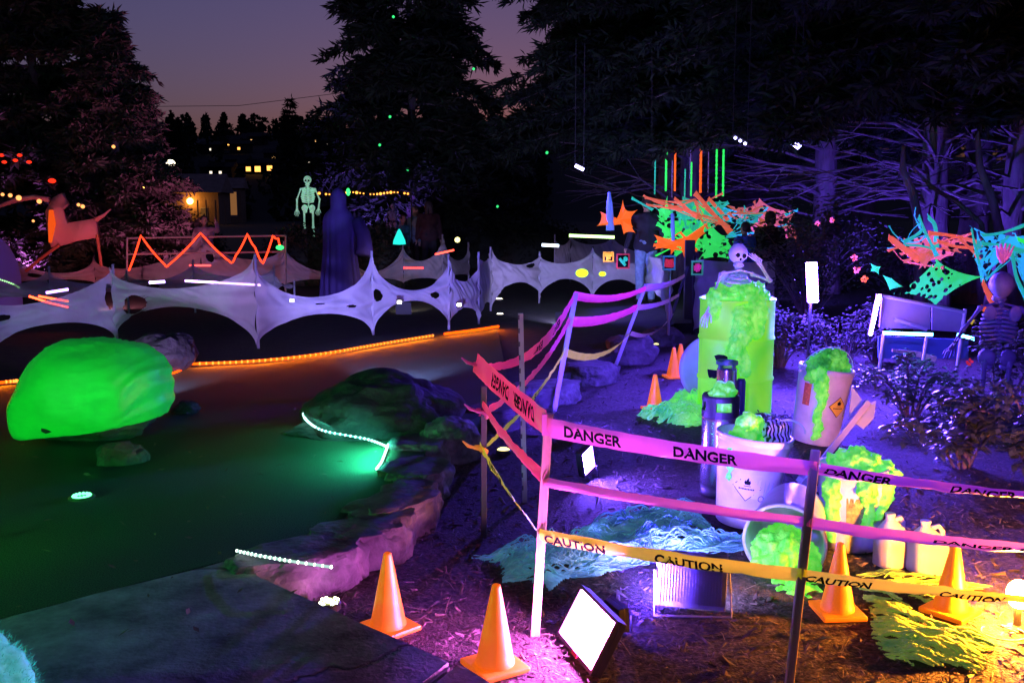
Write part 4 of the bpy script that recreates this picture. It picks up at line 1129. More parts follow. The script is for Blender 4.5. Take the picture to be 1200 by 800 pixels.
# --- big drum
p = ground_of(870, 497); p.y += .30
DR = thing('drum', 'tall yellow-green drum with hazard mark under foam', 'drum', p)
DRUM = fluor('drum_yellow', (0.30, 0.85, 0.03), 0.45, rough=.45, ecol=(.11, 1.0, .01), var=.2, vscale=3, bump=.05, bscale=8)
hd = .98; rd = .298
prof = [(0, 0), (rd, 0), (rd + .008, .006), (rd + .008, .018), (rd, .024)]
for zc in (.33, .66): prof += [(rd, zc - .02), (rd + .010, zc - .006), (rd + .010, zc + .006), (rd, zc + .02)]
prof += [(rd, hd - .02), (rd + .008, hd - .014), (rd + .008, hd - .002), (rd, hd), (rd - .02, hd - .015), (0, hd - .015)]
bm = NB(); lathe(bm, prof, 64); ob('shell', bm, DRUM, DR, smooth=True)
for k in range(3):                       # three-bladed hazard mark, mostly under the canister
    a0 = pi / 2 + k * 2 * pi / 3
    bl = [(.035 * cos(a0 + s), .035 * sin(a0 + s)) for s in (-.5, .5)] + [(.13 * cos(a0 + s), .13 * sin(a0 + s)) for s in (.5, .17, -.17, -.5)]
    decal(DR, 'hazard_mark', bl, rd, .42, faceA - .62, INK, 0)
decal(DR, 'hazard_mark', [(.024 * cos(k * pi / 6), .024 * sin(k * pi / 6)) for k in range(12)], rd, .42, faceA - .62, INK, 0)
q = p + V(0, 0, hd)
foam(None, [(q + V(-.14, -.12, -.02), .13, q + V(.10, -.05, .0), .14), (q + V(-.22, -.18, .0), .08, q + V(-.24, -.2, -.10), .06), (q + V(.05, -.2, .02), .12, q + V(.08, -.27, -.10), .10), (q + V(-.08, .1, -.02), .15, q + V(.15, .05, 0), .13),
            (q + V(-.03, -.28, -.10), .09, q + V(.0, -.30, -.22), .09), (q + V(.10, -.27, -.14), .08, q + V(.06, -.29, -.22), .08)],
     'wide green foam cap running over the top of the drum', voxel=.02, amp=.022, freq=20, seed=13)
dr = [(-.02, -.32, -.22, .09), (-.05, -.32, -.32, .075), (-.09, -.33, -.40, .07), (-.03, -.33, -.46, .06), (.0, -.33, -.56, .05)]
foam(None, [(q + V(*a[:3]), a[3], q + V(*b[:3]), b[3]) for a, b in zip(dr, dr[1:])], 'thick green foam drip on the drum front above the canister', voxel=.014, amp=.016, freq=24, seed=14)
# chrome canister with a black ring standing before the drum
c = ground_of(853, 512); c.y += .10
KN = thing('canister', 'polished upright canister with dark handle ring against the drum', 'canister', c)
bm = NB(); lathe(bm, [(0, 0), (.070, 0), (.075, .008), (.075, .495), (.068, .51), (0, .515)], 36); ob('body', bm, STEEL, KN, smooth=True)
bm = NB(); lathe(bm, [(.066, .535), (.082, .535), (.082, .56), (.066, .56)], 36)
for k in range(4):
    a = k * pi / 2 + .5; box(bm, (.072 * cos(a), .072 * sin(a), .525), (.012, .022, .05), Matrix.Rotation(a, 3, 'Z'))
ob('handle_ring', bm, mat('ring_teal', (.05, .16, .16), .4), KN)
bm = NB(); box(bm, (.074, -.058, .20), (.016, .012, .26)); ob('red_strip', bm, mat('red_strip', (.6, .03, .03), .4), KN)
c2 = c + V(.115, .02, 0)
bm = NB(); lathe(bm, [(0, 0), (.032, 0), (.034, .01), (.034, .40), (.026, .42), (0, .42)], 24, Matrix.Translation(c2)); single('gas_tube', bm, mat('tube_blue', (.03, .03, .12), .25), 'slim dark blue cylinder right of the polished canister', 'cylinder', smooth=True)
# round grey lid leaning on the drum
c = D(838, 429, p.y + .42)
bm = NB()
ln = Matrix.Translation(V(c.x, c.y + .02, ML + .315)) @ Euler((radians(78), 0, radians(-12))).to_matrix().to_4x4()
lathe(bm, [(0, .01), (.25, .01), (.26, .02), (.285, .02), (.305, .012), (.305, -.012), (.285, -.012), (0, -.008)], 56, ln)
single('round_lid', bm, mat('lid_grey', (.36, .36, .42), .5, var=.15, vscale=5), 'round grey drum lid standing behind the left side of the drum', 'lid', smooth=True)

# --- folding trestle behind the buckets
STEELG = mat('trestle_grey', (.38, .40, .46), .4)
t = thing('trestle', 'folded grey trestle with crossed legs behind the tipped bucket', 'trestle', ground_of(975, 575))
y_ = ground_of(960, 585).y + .12
for (a_, b_) in (((1018, 470), (932, 580)), ((930, 545), (978, 596)), ((985, 548), (935, 598)), ((935, 560), (955, 575))):
    bm = NB(); beam(bm, D(a_[0], a_[1], y_ + .10), D(b_[0], b_[1], y_), .036, .02); ob('leg', bm, STEELG, t, world=True)
bm = NB(); pl_ = [D(998, 452, y_ + .16), D(1016, 476, y_ + .12), D(1027, 470, y_ + .12), D(1024, 490, y_ + .1), D(1012, 503, y_ + .1), D(995, 490, y_ + .12)]
vs_ = [bm.verts.new(v) for v in pl_]; f_ = bm.faces.new(vs_); r_ = bmesh.ops.extrude_face_region(bm, geom=[f_]); bmesh.ops.translate(bm, vec=(0, .02, 0), verts=[g for g in r_['geom'] if isinstance(g, bmesh.types.BMVert)])
ob('seat_panel', bm, mat('panel_grey', (.30, .36, .40), .5), t, world=True)

# ================================================================== CHEESECLOTH ON THE GROUND
def in_poly(x, y, P):
    c = False; j = len(P) - 1
    for i in range(len(P)):
        if (P[i].y > y) != (P[j].y > y) and x < (P[j].x - P[i].x) * (y - P[i].y) / (P[j].y - P[i].y) + P[i].x: c = not c
        j = i
    return c
def cloth(name, poly_px, dirn, m_, label, z=ML, hmax=.07, step=.011, seed=0, hole=.30, freq=5.0, cords=110, cr_=(.003, .009), sheet_h=.55):
    """shredded cheesecloth: a rumpled torn sheet with twisted cords running along it"""
    P = [G(x, y, z) for x, y in poly_px]
    x0, x1 = min(p.x for p in P), max(p.x for p in P); y0, y1 = min(p.y for p in P), max(p.y for p in P)
    nx, ny = int((x1 - x0) / step) + 1, int((y1 - y0) / step) + 1
    d = V(dirn[0], dirn[1], 0).normalized(); s = V(-d.y, d.x, 0)
    bm = NB(); g = {}
    o = V(seed * 5.1, seed * 2.2, seed)
    def dist_edge(x, y):
        q = V(x, y, 0); best = 9
        for i in range(len(P)):
            a = V(P[i].x, P[i].y, 0); b = V(P[i - 1].x, P[i - 1].y, 0); ab = b - a
            k = max(0, min(1, (q - a).dot(ab) / ab.length_squared)); best = min(best, (q - a - ab * k).length)
        return best
    def height(x, y):
        a = V(x, y, 0).dot(d); b = V(x, y, 0).dot(s)
        b += .05 * noise.noise(V(a * 3, b * 3, seed))
        q = V(a * freq * .35, b * freq * 1.6, 0) + o
        rid = 1 - abs(noise.noise(q)) * 2; rid2 = 1 - abs(noise.noise(q * 2.7 + V(4, 4, 4))) * 2; rid3 = 1 - abs(noise.noise(q * 7 + V(8, 4, 4))) * 2
        e = min(1, dist_edge(x, y) / .10)
        return hmax * (.50 * rid * rid + .30 * rid2 * rid2 + .20 * rid3) * (.15 + .85 * e), e, q
    for i in range(nx + 1):
        for j in range(ny + 1):
            x, y = x0 + i * step, y0 + j * step
            wob = .04 * noise.noise(V(x * 6, y * 6, seed)) + .03 * noise.noise(V(x * 19, y * 19, seed))
            if not in_poly(x + wob, y + wob, P): continue
            h, e, q = height(x, y)
            if noise.noise(V(q.x * 1.2, q.y * 2.2, 3)) < -hole: continue
            g[i, j] = bm.verts.new((x, y, mulch_z(x, y) + .006 + h * sheet_h))
    for (i, j) in list(g):
        k = [(i, j), (i + 1, j), (i + 1, j + 1), (i, j + 1)]
        if all(c in g for c in k): bm.faces.new([g[c] for c in k])
    bmesh.ops.delete(bm, geom=[v for v in bm.verts if not v.link_faces], context='VERTS')
    for _ in range(4): bmesh.ops.smooth_vert(bm, verts=bm.verts, factor=.5, use_axis_x=True, use_axis_y=True, use_axis_z=False)
    ob_ = single(name, bm, m_, label, 'cloth', smooth=True)
    rnd = random.Random(seed + 3); bm = NB(); made = 0
    for c in range(cords * 4):
        if made >= cords: break
        q = V(rnd.uniform(x0, x1), rnd.uniform(y0, y1), 0); pts = []
        if not in_poly(q.x, q.y, P): continue
        sg = rnd.choice((-1, 1)); n_ = rnd.randint(10, 34)
        for k in range(n_):
            if not in_poly(q.x, q.y, P): break
            h, e, qq = height(q.x, q.y)
            pts.append(V(q.x, q.y, mulch_z(q.x, q.y) + .006 + h * rnd.uniform(.72, .92)))
            q = q + (d * sg + s * (1.1 * noise.noise(q * 5 + o + V(0, 0, c * .13)))).normalized() * .024
        if len(pts) > 5:
            made += 1; r_ = rnd.uniform(*cr_); m2 = len(pts) - 1
            tube(bm, smooth_line(pts, 1), [r_ * (.35 + .65 * sin(pi * k / (2 * m2 + 1))) * (.75 + .5 * noise.noise(V(k * .5, c, seed))) for k in range(2 * m2 + 2)], 6, flat=.7)
    if len(bm.verts): ob('cord', bm, m_, ob_, smooth=True)['kind'] = 'stuff'
    else: bm.free()
    return ob_
CL_T = fluor('teal_cloth', (0.22, 0.80, 0.74), 0.10, rough=.9, var=.8, vscale=6, bump=.6, bscale=70, stretch=(.45, 1.6, 1), col2=(.06, .20, .45))
CL_G = fluor('green_cloth', (0.20, 0.90, 0.10), 0.42, rough=.9, var=.7, vscale=7, bump=.6, bscale=70, col2=(.03, .50, .14))
CL_Y = fluor('lime_cloth', (0.50, 0.66, 0.08), 0.12, rough=.9, var=.6, vscale=6, bump=.6, bscale=70, col2=(.14, .46, .12))
cloth('cheesecloth', [(533, 652), (560, 658), (585, 668), (588, 690), (612, 684), (640, 700), (655, 692), (672, 680), (700, 680), (730, 672), (775, 662), (840, 655), (882, 648), (884, 632), (845, 628), (828, 612), (815, 590), (775, 592), (735, 606), (695, 610), (680, 630), (640, 636), (600, 640), (570, 655)],
      (1, .35), CL_T, 'teal and blue cheesecloth spread over the mulch under the tapes', hmax=.17, seed=1, cords=230, cr_=(.003, .010), hole=.22)
cloth('cheesecloth', [(742, 488), (765, 486), (790, 470), (810, 462), (825, 470), (833, 498), (820, 503), (780, 500)], (1, .3), CL_G, 'green cheesecloth heaped left of the drum foot', hmax=.24, seed=2, cords=120, cr_=(.005, .014))
cloth('cheesecloth', [(1002, 690), (1022, 694), (1045, 688), (1060, 695), (1052, 700), (1085, 725), (1110, 735), (1140, 738), (1165, 748), (1168, 762), (1150, 768), (1160, 778), (1140, 798), (1115, 780), (1080, 785), (1055, 778), (1035, 768), (1020, 745), (1018, 715)],
      (.8, -.6), CL_Y, 'lime yellow cheesecloth tail lying right of the cone', hmax=.085, seed=3, cords=120, cr_=(.006, .017), hole=.02, sheet_h=.5)
cloth('cheesecloth', [(1000, 676), (1040, 668), (1080, 676), (1120, 680), (1165, 690), (1120, 700), (1090, 716), (1060, 702), (1030, 690)], (1, .1), CL_Y, 'thin flat lime cheesecloth under the jugs', hmax=.05, seed=4, hole=.1, cords=40)
# shaggy teal throw at the bottom left corner
bm = NB()
sc = G(-60, 850, 0.0); sc = V(sc.x - .02, sc.y, .0)
bv = ball(bm, sc + V(0, 0, .05), .24, 5, (1.05, .85, .9))
for v in bv:
    n_ = (v.co - sc - V(0, 0, .05)).normalized()
    v.co += n_ * (.05 * noise.noise(v.co * 5) + .025 * (1 - 2 * abs(noise.noise(v.co * 18))))
fur = NB()
base = [(v.co.copy(), (v.co - sc).normalized()) for v in bv if v.co.z > .0]
random.seed(5)
for k in range(9000):
    q, n_ = random.choice(base); q = q + V(random.gauss(0, .008), random.gauss(0, .008), random.gauss(0, .008))
    t_ = (n_ + V(random.gauss(0, .5), random.gauss(0, .5), random.gauss(0, .5))).normalized(); L = random.uniform(.008, .022)
    s_ = t_.cross(V(.3, .5, .8)).normalized() * .0012
    fur.faces.new([fur.verts.new(q - s_), fur.verts.new(q + s_), fur.verts.new(q + t_ * L)])
SH = fluor('shag_teal', (0.08, 0.70, 0.60), 0.30, rough=.9, ecol=(.02, .62, .55), var=.8, vscale=12, col2=(.02, .35, .10))
sh = single('shaggy_throw', bm, SH, 'shaggy teal cloth heap at the bottom left corner', 'cloth', smooth=True)
o = ob('pile', fur, SH, sh); o['kind'] = 'stuff'

# ================================================================== WARM LAMP AT THE RIGHT EDGE
p = ground_of(1191, 738)
t = thing('ground_lamp', 'glowing warm globe lamp on the ground at the right edge', 'lamp', p)
bm = NB(); lathe(bm, [(0, 0), (.035, 0), (.035, .012), (.014, .018), (.014, .105), (0, .105)], 20); ob('base', bm, RUBBER, t)
bm = NB(); ball(bm, (0, 0, .150), .056, 3, (.85, .85, 1.05)); ob('globe', bm, glow('warm_globe', (1.0, .27, .02), 2900.0), t, smooth=True)
bm = NB(); c = G(1176, 742, ML + .012)
tube(bm, [c + V(.085 * cos(a), .07 * sin(a), .004) for a in [2.2 + k * .22 for k in range(26)]] + [p + V(-.02, -.05, .01)], .0035, 6)
single('cable', bm, mat('cable_white', (.6, .55, .48), .5), 'pale looped cable lying below the globe lamp', 'cable', smooth=True)
# ================================================================== SKELETONS
def skull_mesh(s):
    bm = NB(); bv = ball(bm, (0, 0, 0), 1.0, 4)
    for v in bv:
        d = v.co.copy(); p = V(d.x * .72, d.y * .92, d.z * .80)
        if d.z < -.05: p.x *= 1 - .22 * min(1, (-d.z)); p.y *= 1 - .15 * (-d.z)
        for ex in (-.30, .30):                       # eye sockets
            q = (d - V(ex, -.90, -.10).normalized()).length
            if q < .30: p.y += .34 * (1 - (q / .30) ** 2)
        q = (d - V(0, -.88, -.48).normalized()).length
        if q < .16: p.y += .22 * (1 - (q / .16) ** 2)
        if d.y < -.2 and abs(d.z + .28) < .10: p.y -= .03; p.x *= 1.05   # cheek bones
        v.co = p * s
    for v in ball(bm, (0, -.42 * s, -.86 * s), s, 3, (.42, .38, .26)):    # jaw and teeth
        if abs(v.co.z + .74 * s) < .05 * s: v.co.y += .02 * s
    bmesh.ops.create_cube(bm, size=1, matrix=Matrix.Translation((0, -.70 * s, -.70 * s)) @ Matrix.Diagonal((.44 * s, .12 * s, .10 * s, 1)))
    return bm
def bone(bm, a, b, r):
    a, b = Vector(a), Vector(b)
    tube(bm, [a, a.lerp(b, .12), a.lerp(b, .5), a.lerp(b, .88), b], [r * 1.5, r * 1.0, r * .8, r * 1.0, r * 1.5], 8)
    ball(bm, a, r * 1.6, 1); ball(bm, b, r * 1.6, 1)
def skeleton(loc, rotz, h, m_, label, pose, legs=True, head_tilt=0.0, skull_scale=1.0, group='skeleton props'):
    """h: full height; local frame: z up, faces -y"""
    t = thing('skeleton', label, 'skeleton', loc, rotz, group)
    k = h / 1.70
    Z = lambda x, y, z: V(x * k, y * k, z * k)
    bm = skull_mesh(.125 * k * skull_scale)
    bmesh.ops.rotate(bm, verts=bm.verts, cent=(0, 0, 0), matrix=Matrix.Rotation(head_tilt, 3, 'Y'))
    bmesh.ops.translate(bm, verts=bm.verts, vec=Z(0, -.02, 1.58)); sk = ob('skull', bm, m_, t, smooth=True)
    ss = .125 * k * skull_scale; RT = Matrix.Rotation(head_tilt, 3, 'Y')
    for nm, x_, y_, z_, r_, sc3 in (('socket_shade', -.27, -.66, -.10, .20, (1, .5, 1)), ('socket_shade', .27, -.66, -.10, .20, (1, .5, 1)), ('nose_shade', 0, -.70, -.38, .11, (.8, .5, 1.2))):
        bm = NB(); ball(bm, Z(0, -.02, 1.58) + RT @ V(x_ * ss, y_ * ss, z_ * ss), r_ * ss, 2, sc3); ob(nm, bm, SHADE_BLACK, sk, smooth=True)
    bm = NB()
    for i in range(15):
        z = .96 + i * .034; ball(bm, Z(0, .03 + .02 * sin(i / 3), z), .021 * k, 1, (1.1, 1, .62))
    ob('spine', bm, m_, t)
    bm = NB()
    for i in range(8):                                # ribs
        z = 1.10 + i * .038; w_ = (.155 - .010 * abs(i - 3) - (.03 if i > 6 else 0)); 
        for s in (-1, 1):
            pts = []
            for j in range(9):
                a = pi * j / 8
                pts.append(Z(s * w_ * sin(a) * (1 if j else 1), .05 - .16 * (1 - cos(a)) / 2 * 1.15, z + .02 - .05 * sin(a * .5)))
            tube(bm, pts, .0135 * k, 6)
    bone(bm, Z(0, -.125, 1.12), Z(0, -.115, 1.36), .012 * k)
    ob('ribcage', bm, m_, t, smooth=True)
    bm = NB()
    for s in (-1, 1):
        bone(bm, Z(s * .01, -.09, 1.42), Z(s * .16, -.01, 1.385), .011 * k)
        bv = ball(bm, Z(s * .10, .08, 1.34), .065 * k, 2, (.8, .22, 1.1))
    ob('shoulder_girdle', bm, m_, t)
    bm = NB()
    for s in (-1, 1):
        for v in ball(bm, Z(s * .085, .0, .94), .085 * k, 2, (.85, .5, .95)): v.co.y += .02 * k * cos(v.co.x * 30)
        ball(bm, Z(s * .06, -.02, .86), .038 * k, 1)
    ob('pelvis', bm, m_, t, smooth=True)
    for s, (el, wr) in zip((-1, 1), pose):
        bm = NB(); sh = Z(s * .165, 0, 1.375); e_ = Z(*el); w_ = Z(*wr)
        bone(bm, sh, e_, .017 * k); bone(bm, e_ + V(.008 * k, 0, 0), w_ + V(.012 * k, 0, 0), .010 * k); bone(bm, e_ - V(.008 * k, 0, 0), w_ - V(.012 * k, 0, 0), .010 * k)
        d = (w_ - e_).normalized(); x, y, _ = frame_of(d)
        for f in range(5):
            o_ = (f - 2) * .016 * k
            L_ = (.13, .16, .17, .16, .13)[f] * k * (1 if f else .8)
            a = w_ + x * o_ * .5; b = a + d * L_ * .45 + x * o_; c = b + d * L_ * .5 + x * o_ * .3 + y * .02 * k
            tube(bm, [w_, a, b, c], [.009 * k, .008 * k, .007 * k, .005 * k], 5)
        ob('arm', bm, m_, t, smooth=True)
    if legs:
        for s in (-1, 1):
            bm = NB(); hp = Z(s * .10, 0, .90); kn = Z(s * .10, -.03, .48); an = Z(s * .10, .02, .06)
            bone(bm, hp, kn, .024 * k); bone(bm, kn, an, .018 * k); bone(bm, kn + V(s * .02 * k, .01, 0), an + V(s * .016 * k, 0, 0), .008 * k)
            box(bm, Z(s * .10, -.07, .03), (.07 * k, .23 * k, .05 * k), None, .012 * k)
            ob('leg', bm, m_, t, smooth=True)
    return t
BONE_G = fluor('bone_glow', (.55, .85, .72), .32, rough=.6, ecol=(.45, 1.0, .70))
BONE = mat('bone', (.70, .68, .70), .6, emit=.08, ecol=(.25, .42, 1.0))  # faint blue emission added so the bones look brighter lit
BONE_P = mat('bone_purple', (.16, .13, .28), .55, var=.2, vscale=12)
SHADE_BLACK = mat('socket_shade', (.01, .008, .012), .9)  # black balls put the shade of the hollows into colour
hang = (((-.26, .03, 1.14), (-.25, -.10, .90)), ((.26, .03, 1.14), (.24, -.10, .92)))
Ysk = 21.0
sp = D(362, 262, Ysk)
skeleton(V(sp.x, Ysk, D(362, 205, Ysk).z - 1.62), 0.1, 1.62, BONE_G, 'pale glowing green-white skeleton standing above the dark hedge left of the cloak', hang)
# on the drum, waist-deep in foam, one arm raised
drp = DR.location
skeleton(V(drp.x - .02, drp.y - .02, D(865, 283, drp.y).z - 1.38), .15, 1.38, BONE, 'bluish skeleton rising waist-deep out of the foam on the drum',
         (((-.27, -.12, 1.20), (-.36, -.20, 1.02)), ((.30, -.12, 1.32), (.14, -.22, 1.50))), legs=False, head_tilt=.12)
rs = D(1176, 318, 7.2)
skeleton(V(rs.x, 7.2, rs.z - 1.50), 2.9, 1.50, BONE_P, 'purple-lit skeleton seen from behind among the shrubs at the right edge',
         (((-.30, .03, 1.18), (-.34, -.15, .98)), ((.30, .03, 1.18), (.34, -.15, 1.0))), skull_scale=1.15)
bm = NB()
c2 = D(1176, 308, 7.2)
for k in range(5):
    a = (k - 2) * .32
    tube(bm, [c2 + V(0, .02, .0), c2 + V(.055 * sin(a) * 1.2, .0, .07 * cos(a)), c2 + V(.075 * sin(a) * 1.5, -.01, .15 * cos(a * .8))], [.02, .022, .008], 6, flat=.6)
single('feather_crest', bm, fluor('crest_pink', (.85, .20, .45), .16, rough=.7), 'pink feather crest on top of the purple-lit skeleton skull', 'feathers', smooth=True)
ks = D(460, 238, 20.5)
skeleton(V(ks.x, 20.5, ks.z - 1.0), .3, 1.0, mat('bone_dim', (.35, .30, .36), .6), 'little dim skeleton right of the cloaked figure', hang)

# ================================================================== PEOPLE AND THE CLOAKED FIGURE
SKIN = mat('skin', (.42, .27, .20), .55, var=.1, vscale=10)
HAIRM = mat('hair', (.03, .022, .018), .6, bump=.4, bscale=90)
def person(loc, rotz, h, top, legs, label, hair_len=0.0, arms=None, shoes=(.03, .03, .03), lean=0.0):
    t = thing('person', label, 'person', loc, rotz)
    k = h / 1.74; Z = lambda x, y, z: V(x * k, (y - lean * max(0, z - .9)) * k, z * k)
    arms = arms or (((-.25, .02, 1.15), (-.27, -.06, .90)), ((.25, .02, 1.15), (.27, -.06, .90)))
    c = [(Z(0, 0, 1.44), .055 * k, Z(0, -.01, 1.52), .05 * k), (Z(0, -.015, 1.60), .078 * k, Z(0, .0, 1.655), .085 * k), (Z(0, -.05, 1.555), .05 * k, Z(0, -.03, 1.6), .06 * k),
         (Z(0, -.105, 1.60), .014 * k, Z(0, -.085, 1.635), .010 * k), (Z(-.088, 0, 1.60), .014 * k, Z(-.09, .01, 1.63), .016 * k), (Z(.088, 0, 1.60), .014 * k, Z(.09, .01, 1.63), .016 * k)]
    c += [(Z(-.09, 0, 1.30), .12 * k, Z(.09, 0, 1.30), .12 * k), (Z(-.07, 0, 1.08), .11 * k, Z(.07, 0, 1.08), .11 * k), (Z(-.08, 0, .95), .12 * k, Z(.08, 0, .95), .12 * k), (Z(0, 0, .98), .12 * k, Z(0, 0, 1.36), .12 * k), (Z(-.15, 0, 1.40), .055 * k, Z(.15, 0, 1.40), .055 * k)]
    jc, tc_ = [], []
    jc += [(a, r + .022 * k, b, q + .022 * k) for a, r, b, q in c[6:11]]
    for s, (el, wr) in zip((-1, 1), arms):
        sh, e_, w_ = Z(s * .19, 0, 1.40), Z(*el), Z(*wr)
        c += [(sh, .050 * k, e_, .040 * k), (e_, .038 * k, w_, .027 * k)]
        jc += [(sh, .070 * k, e_, .058 * k), (e_, .056 * k, w_, .044 * k)]
        d = (w_ - e_).normalized(); x = V(0, 1, 0).cross(d)
        x = x.normalized() if x.length > .1 else V(1, 0, 0)
        y = d.cross(x)
        c.append((w_, .027 * k, w_ + d * .07 * k, .030 * k))
        for f in range(4):
            a = w_ + d * .075 * k + y * (f - 1.5) * .019 * k; b = a + d * (.045, .052, .048, .036)[f] * k; e2 = b + (d * .6 - x * s * .6) * .03 * k
            c += [(a, .010 * k, b, .009 * k), (b, .009 * k, e2, .008 * k)]
        c.append((w_ + d * .02 * k - y * .03 * k, .011 * k, w_ + d * .07 * k - y * .055 * k, .009 * k))
    for s in (-1, 1):
        hp, kn, an = Z(s * .09, 0, .92), Z(s * .10, -.02, .50), Z(s * .10, .02, .09)
        c += [(hp, .085 * k, kn, .055 * k), (kn, .055 * k, an, .036 * k), (an, .035 * k, Z(s * .11, -.12, .04), .03 * k)]
        tc_ += [(hp, .105 * k, kn, .076 * k), (kn, .075 * k, an, .062 * k)]
    tc_ += [(Z(-.08, 0, .97), .135 * k, Z(.08, 0, .97), .135 * k)]
    ob('body', caps_mesh(c, .012 * k, 1), SKIN, t, smooth=True)
    me = caps_mesh(jc, .018, 2); displace(me, lambda p: .008 * noise.noise(p * 9) + .004 * noise.noise(p * 22)); ob('jacket', me, top, t, smooth=True)
    me = caps_mesh(tc_, .018, 2); displace(me, lambda p: .006 * noise.noise(p * 10)); ob('trousers', me, legs, t, smooth=True)
    hc = [(Z(0, .015, 1.655), .097 * k, Z(0, .03, 1.63), .092 * k)]
    if hair_len: hc += [(Z(-.04, .06, 1.6), .06 * k, Z(-.05, .08, 1.6 - hair_len), .045 * k), (Z(.04, .06, 1.6), .06 * k, Z(.05, .08, 1.6 - hair_len), .045 * k)]
    ob('hair', caps_mesh(hc, .014, 1), HAIRM, t, smooth=True)
    for s in (-1, 1):
        ob('shoe', caps_mesh([(Z(s * .10, .03, .05), .048 * k, Z(s * .115, -.13, .035), .038 * k)], .014, 1), mat('shoe', shoes, .6), t, smooth=True)
    return t
BLK = mat('dark_jacket', (.012, .012, .016), .8); DKR = mat('maroon_jacket', (.035, .012, .016), .8)
NAVY = mat('navy_hoodie', (.014, .012, .035), .85); JEAN = mat('light_jeans', (.20, .30, .55), .85, var=.3, vscale=15)
BLUE = mat('blue_shirt', (.10, .22, .75), .7, var=.15, vscale=8); DKP = mat('dark_trousers', (.015, .015, .02), .8); TEALJ = mat('teal_jacket', (.05, .22, .24), .8)
def stand(px, Y): q = D(px, 300, Y); return V(q.x, Y, -.008)
person(stand(503, 21.2), .2 + pi, 1.72, DKR, DKP, 'person in a dark maroon coat with back turned behind the rear fence', .12)
person(stand(487, 21.6), -.8, 1.62, mat('pale_blue_top', (.16, .26, .34), .8), DKP, 'person in pale blue half hidden beside the maroon coat', .2)
person(stand(468, 21.4), .6, 1.42, TEALJ, DKP, 'person in a teal jacket bending near the teal glow', 0, lean=.35)
person(stand(757, 15.6), pi + .15, 1.76, NAVY, JEAN, 'person in a dark hoodie and light jeans seen from behind at the webs', 0,
       (((-.27, .02, 1.16), (-.30, -.08, .92)), ((.27, .02, 1.16), (.31, -.08, .92))))
person(stand(901, 14.6), pi - .2, 1.52, BLK, DKP, 'person in a black jacket seen from behind right of the drum skeleton', .05)
person(stand(872, 14.2), pi + .5, 1.36, BLUE, DKP, 'person in a bright blue shirt with a raised arm beside the black jacket', 0, (((-.28, -.05, 1.22), (-.30, -.25, 1.36)), ((.26, .02, 1.15), (.27, -.1, .95))))

cp = stand(398, 15.6)
hz = D(398, 219, 15.6).z
t = thing('cloaked_figure', 'tall hooded figure in a long purple cloak standing behind the white fence', 'figure', cp)
CLOAK = mat('purple_cloak', (.085, .045, .23), .75, var=.15, vscale=5, bump=.15, bscale=12)
bm = NB(); rings = []
prof = [(0.0, .42, .34), (.25, .41, .33), (.55, .38, .30), (.80, .345, .27), (1.0, .33, .25), (1.25, .33, .235), (1.45, .335, .22), (1.56, .29, .20), (1.63, .19, .17), (1.68, .155, .165), (1.76, .165, .18), (1.86, .165, .18), (1.95, .125, .14), (2.0, .06, .07), (2.02, .01, .01)]
sc_ = (hz) / 2.02
N = 72
for z, rx, ry in prof:
    ring = []
    for k in range(N):
        a = 2 * pi * k / N
        f = max(0, 1 - z / 1.55)
        fold = 1 + (.07 * f + .008) * sin(a * 13 + 1.4 * sin(a * 3) + .4 * z) + .035 * f * sin(a * 7 + 1)
        if z < 1.5: fold += .012 * sin(a * 31)
        ring.append(bm.verts.new((rx * .86 * cos(a) * fold * sc_, ry * sin(a) * fold * sc_, z * sc_)))
    rings.append(ring)
for a, b in zip(rings, rings[1:]):
    for k in range(N): bm.faces.new((a[k], a[(k + 1) % N], b[(k + 1) % N], b[k]))
bm.faces.new(rings[-1])
cl = ob('cloak', bm, CLOAK, t, smooth=True); sm = cl.modifiers.new('s', 'SUBSURF'); sm.levels = 1; sm.render_levels = 2
bm = NB()
tube(bm, [V(.30, .02, 1.46) * sc_, V(.43, -.02, 1.2) * sc_, V(.46, -.08, .98) * sc_, V(.45, -.12, .85) * sc_], [.12, .12, .13, .15], 14)
ob('sleeve', bm, CLOAK, t, smooth=True)
# position kept for an added cloak floodlight; no lamp is built here
p = V(-1.0, 9.9, .1)

# ================================================================== NEON STRETCH WEBS
def web_mat(c, e, name): return fluor(name, c, e, rough=.8, trans=.25)
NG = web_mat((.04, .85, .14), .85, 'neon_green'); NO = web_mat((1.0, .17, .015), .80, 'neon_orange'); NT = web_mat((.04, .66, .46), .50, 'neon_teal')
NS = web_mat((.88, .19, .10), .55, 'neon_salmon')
def net_of(base, name, scale):
    m = base.copy(); m.name = name; n = m.node_tree.nodes; l = m.node_tree.links
    out = n['Material Output']; src = out.inputs['Surface'].links[0].from_socket
    tc = n.new('ShaderNodeTexCoord'); vo = n.new('ShaderNodeTexVoronoi'); vo.inputs['Scale'].default_value = scale; l.new(tc.outputs['Object'], vo.inputs['Vector'])
    nz = n.new('ShaderNodeTexNoise'); nz.inputs['Scale'].default_value = scale * .25; l.new(tc.outputs['Object'], nz.inputs['Vector'])
    ml = n.new('ShaderNodeMath'); ml.operation = 'MULTIPLY'; l.new(nz.outputs['Fac'], ml.inputs[0]); ml.inputs[1].default_value = 0.78
    lt = n.new('ShaderNodeMath'); lt.operation = 'LESS_THAN'; l.new(vo.outputs['Distance'], lt.inputs[0]); l.new(ml.outputs[0], lt.inputs[1])
    tp = n.new('ShaderNodeBsdfTransparent'); mx = n.new('ShaderNodeMixShader'); l.new(lt.outputs[0], mx.inputs[0]); l.new(src, mx.inputs[1]); l.new(tp.outputs[0], mx.inputs[2]); l.new(mx.outputs[0], out.inputs['Surface'])
    return m
NETM = {}
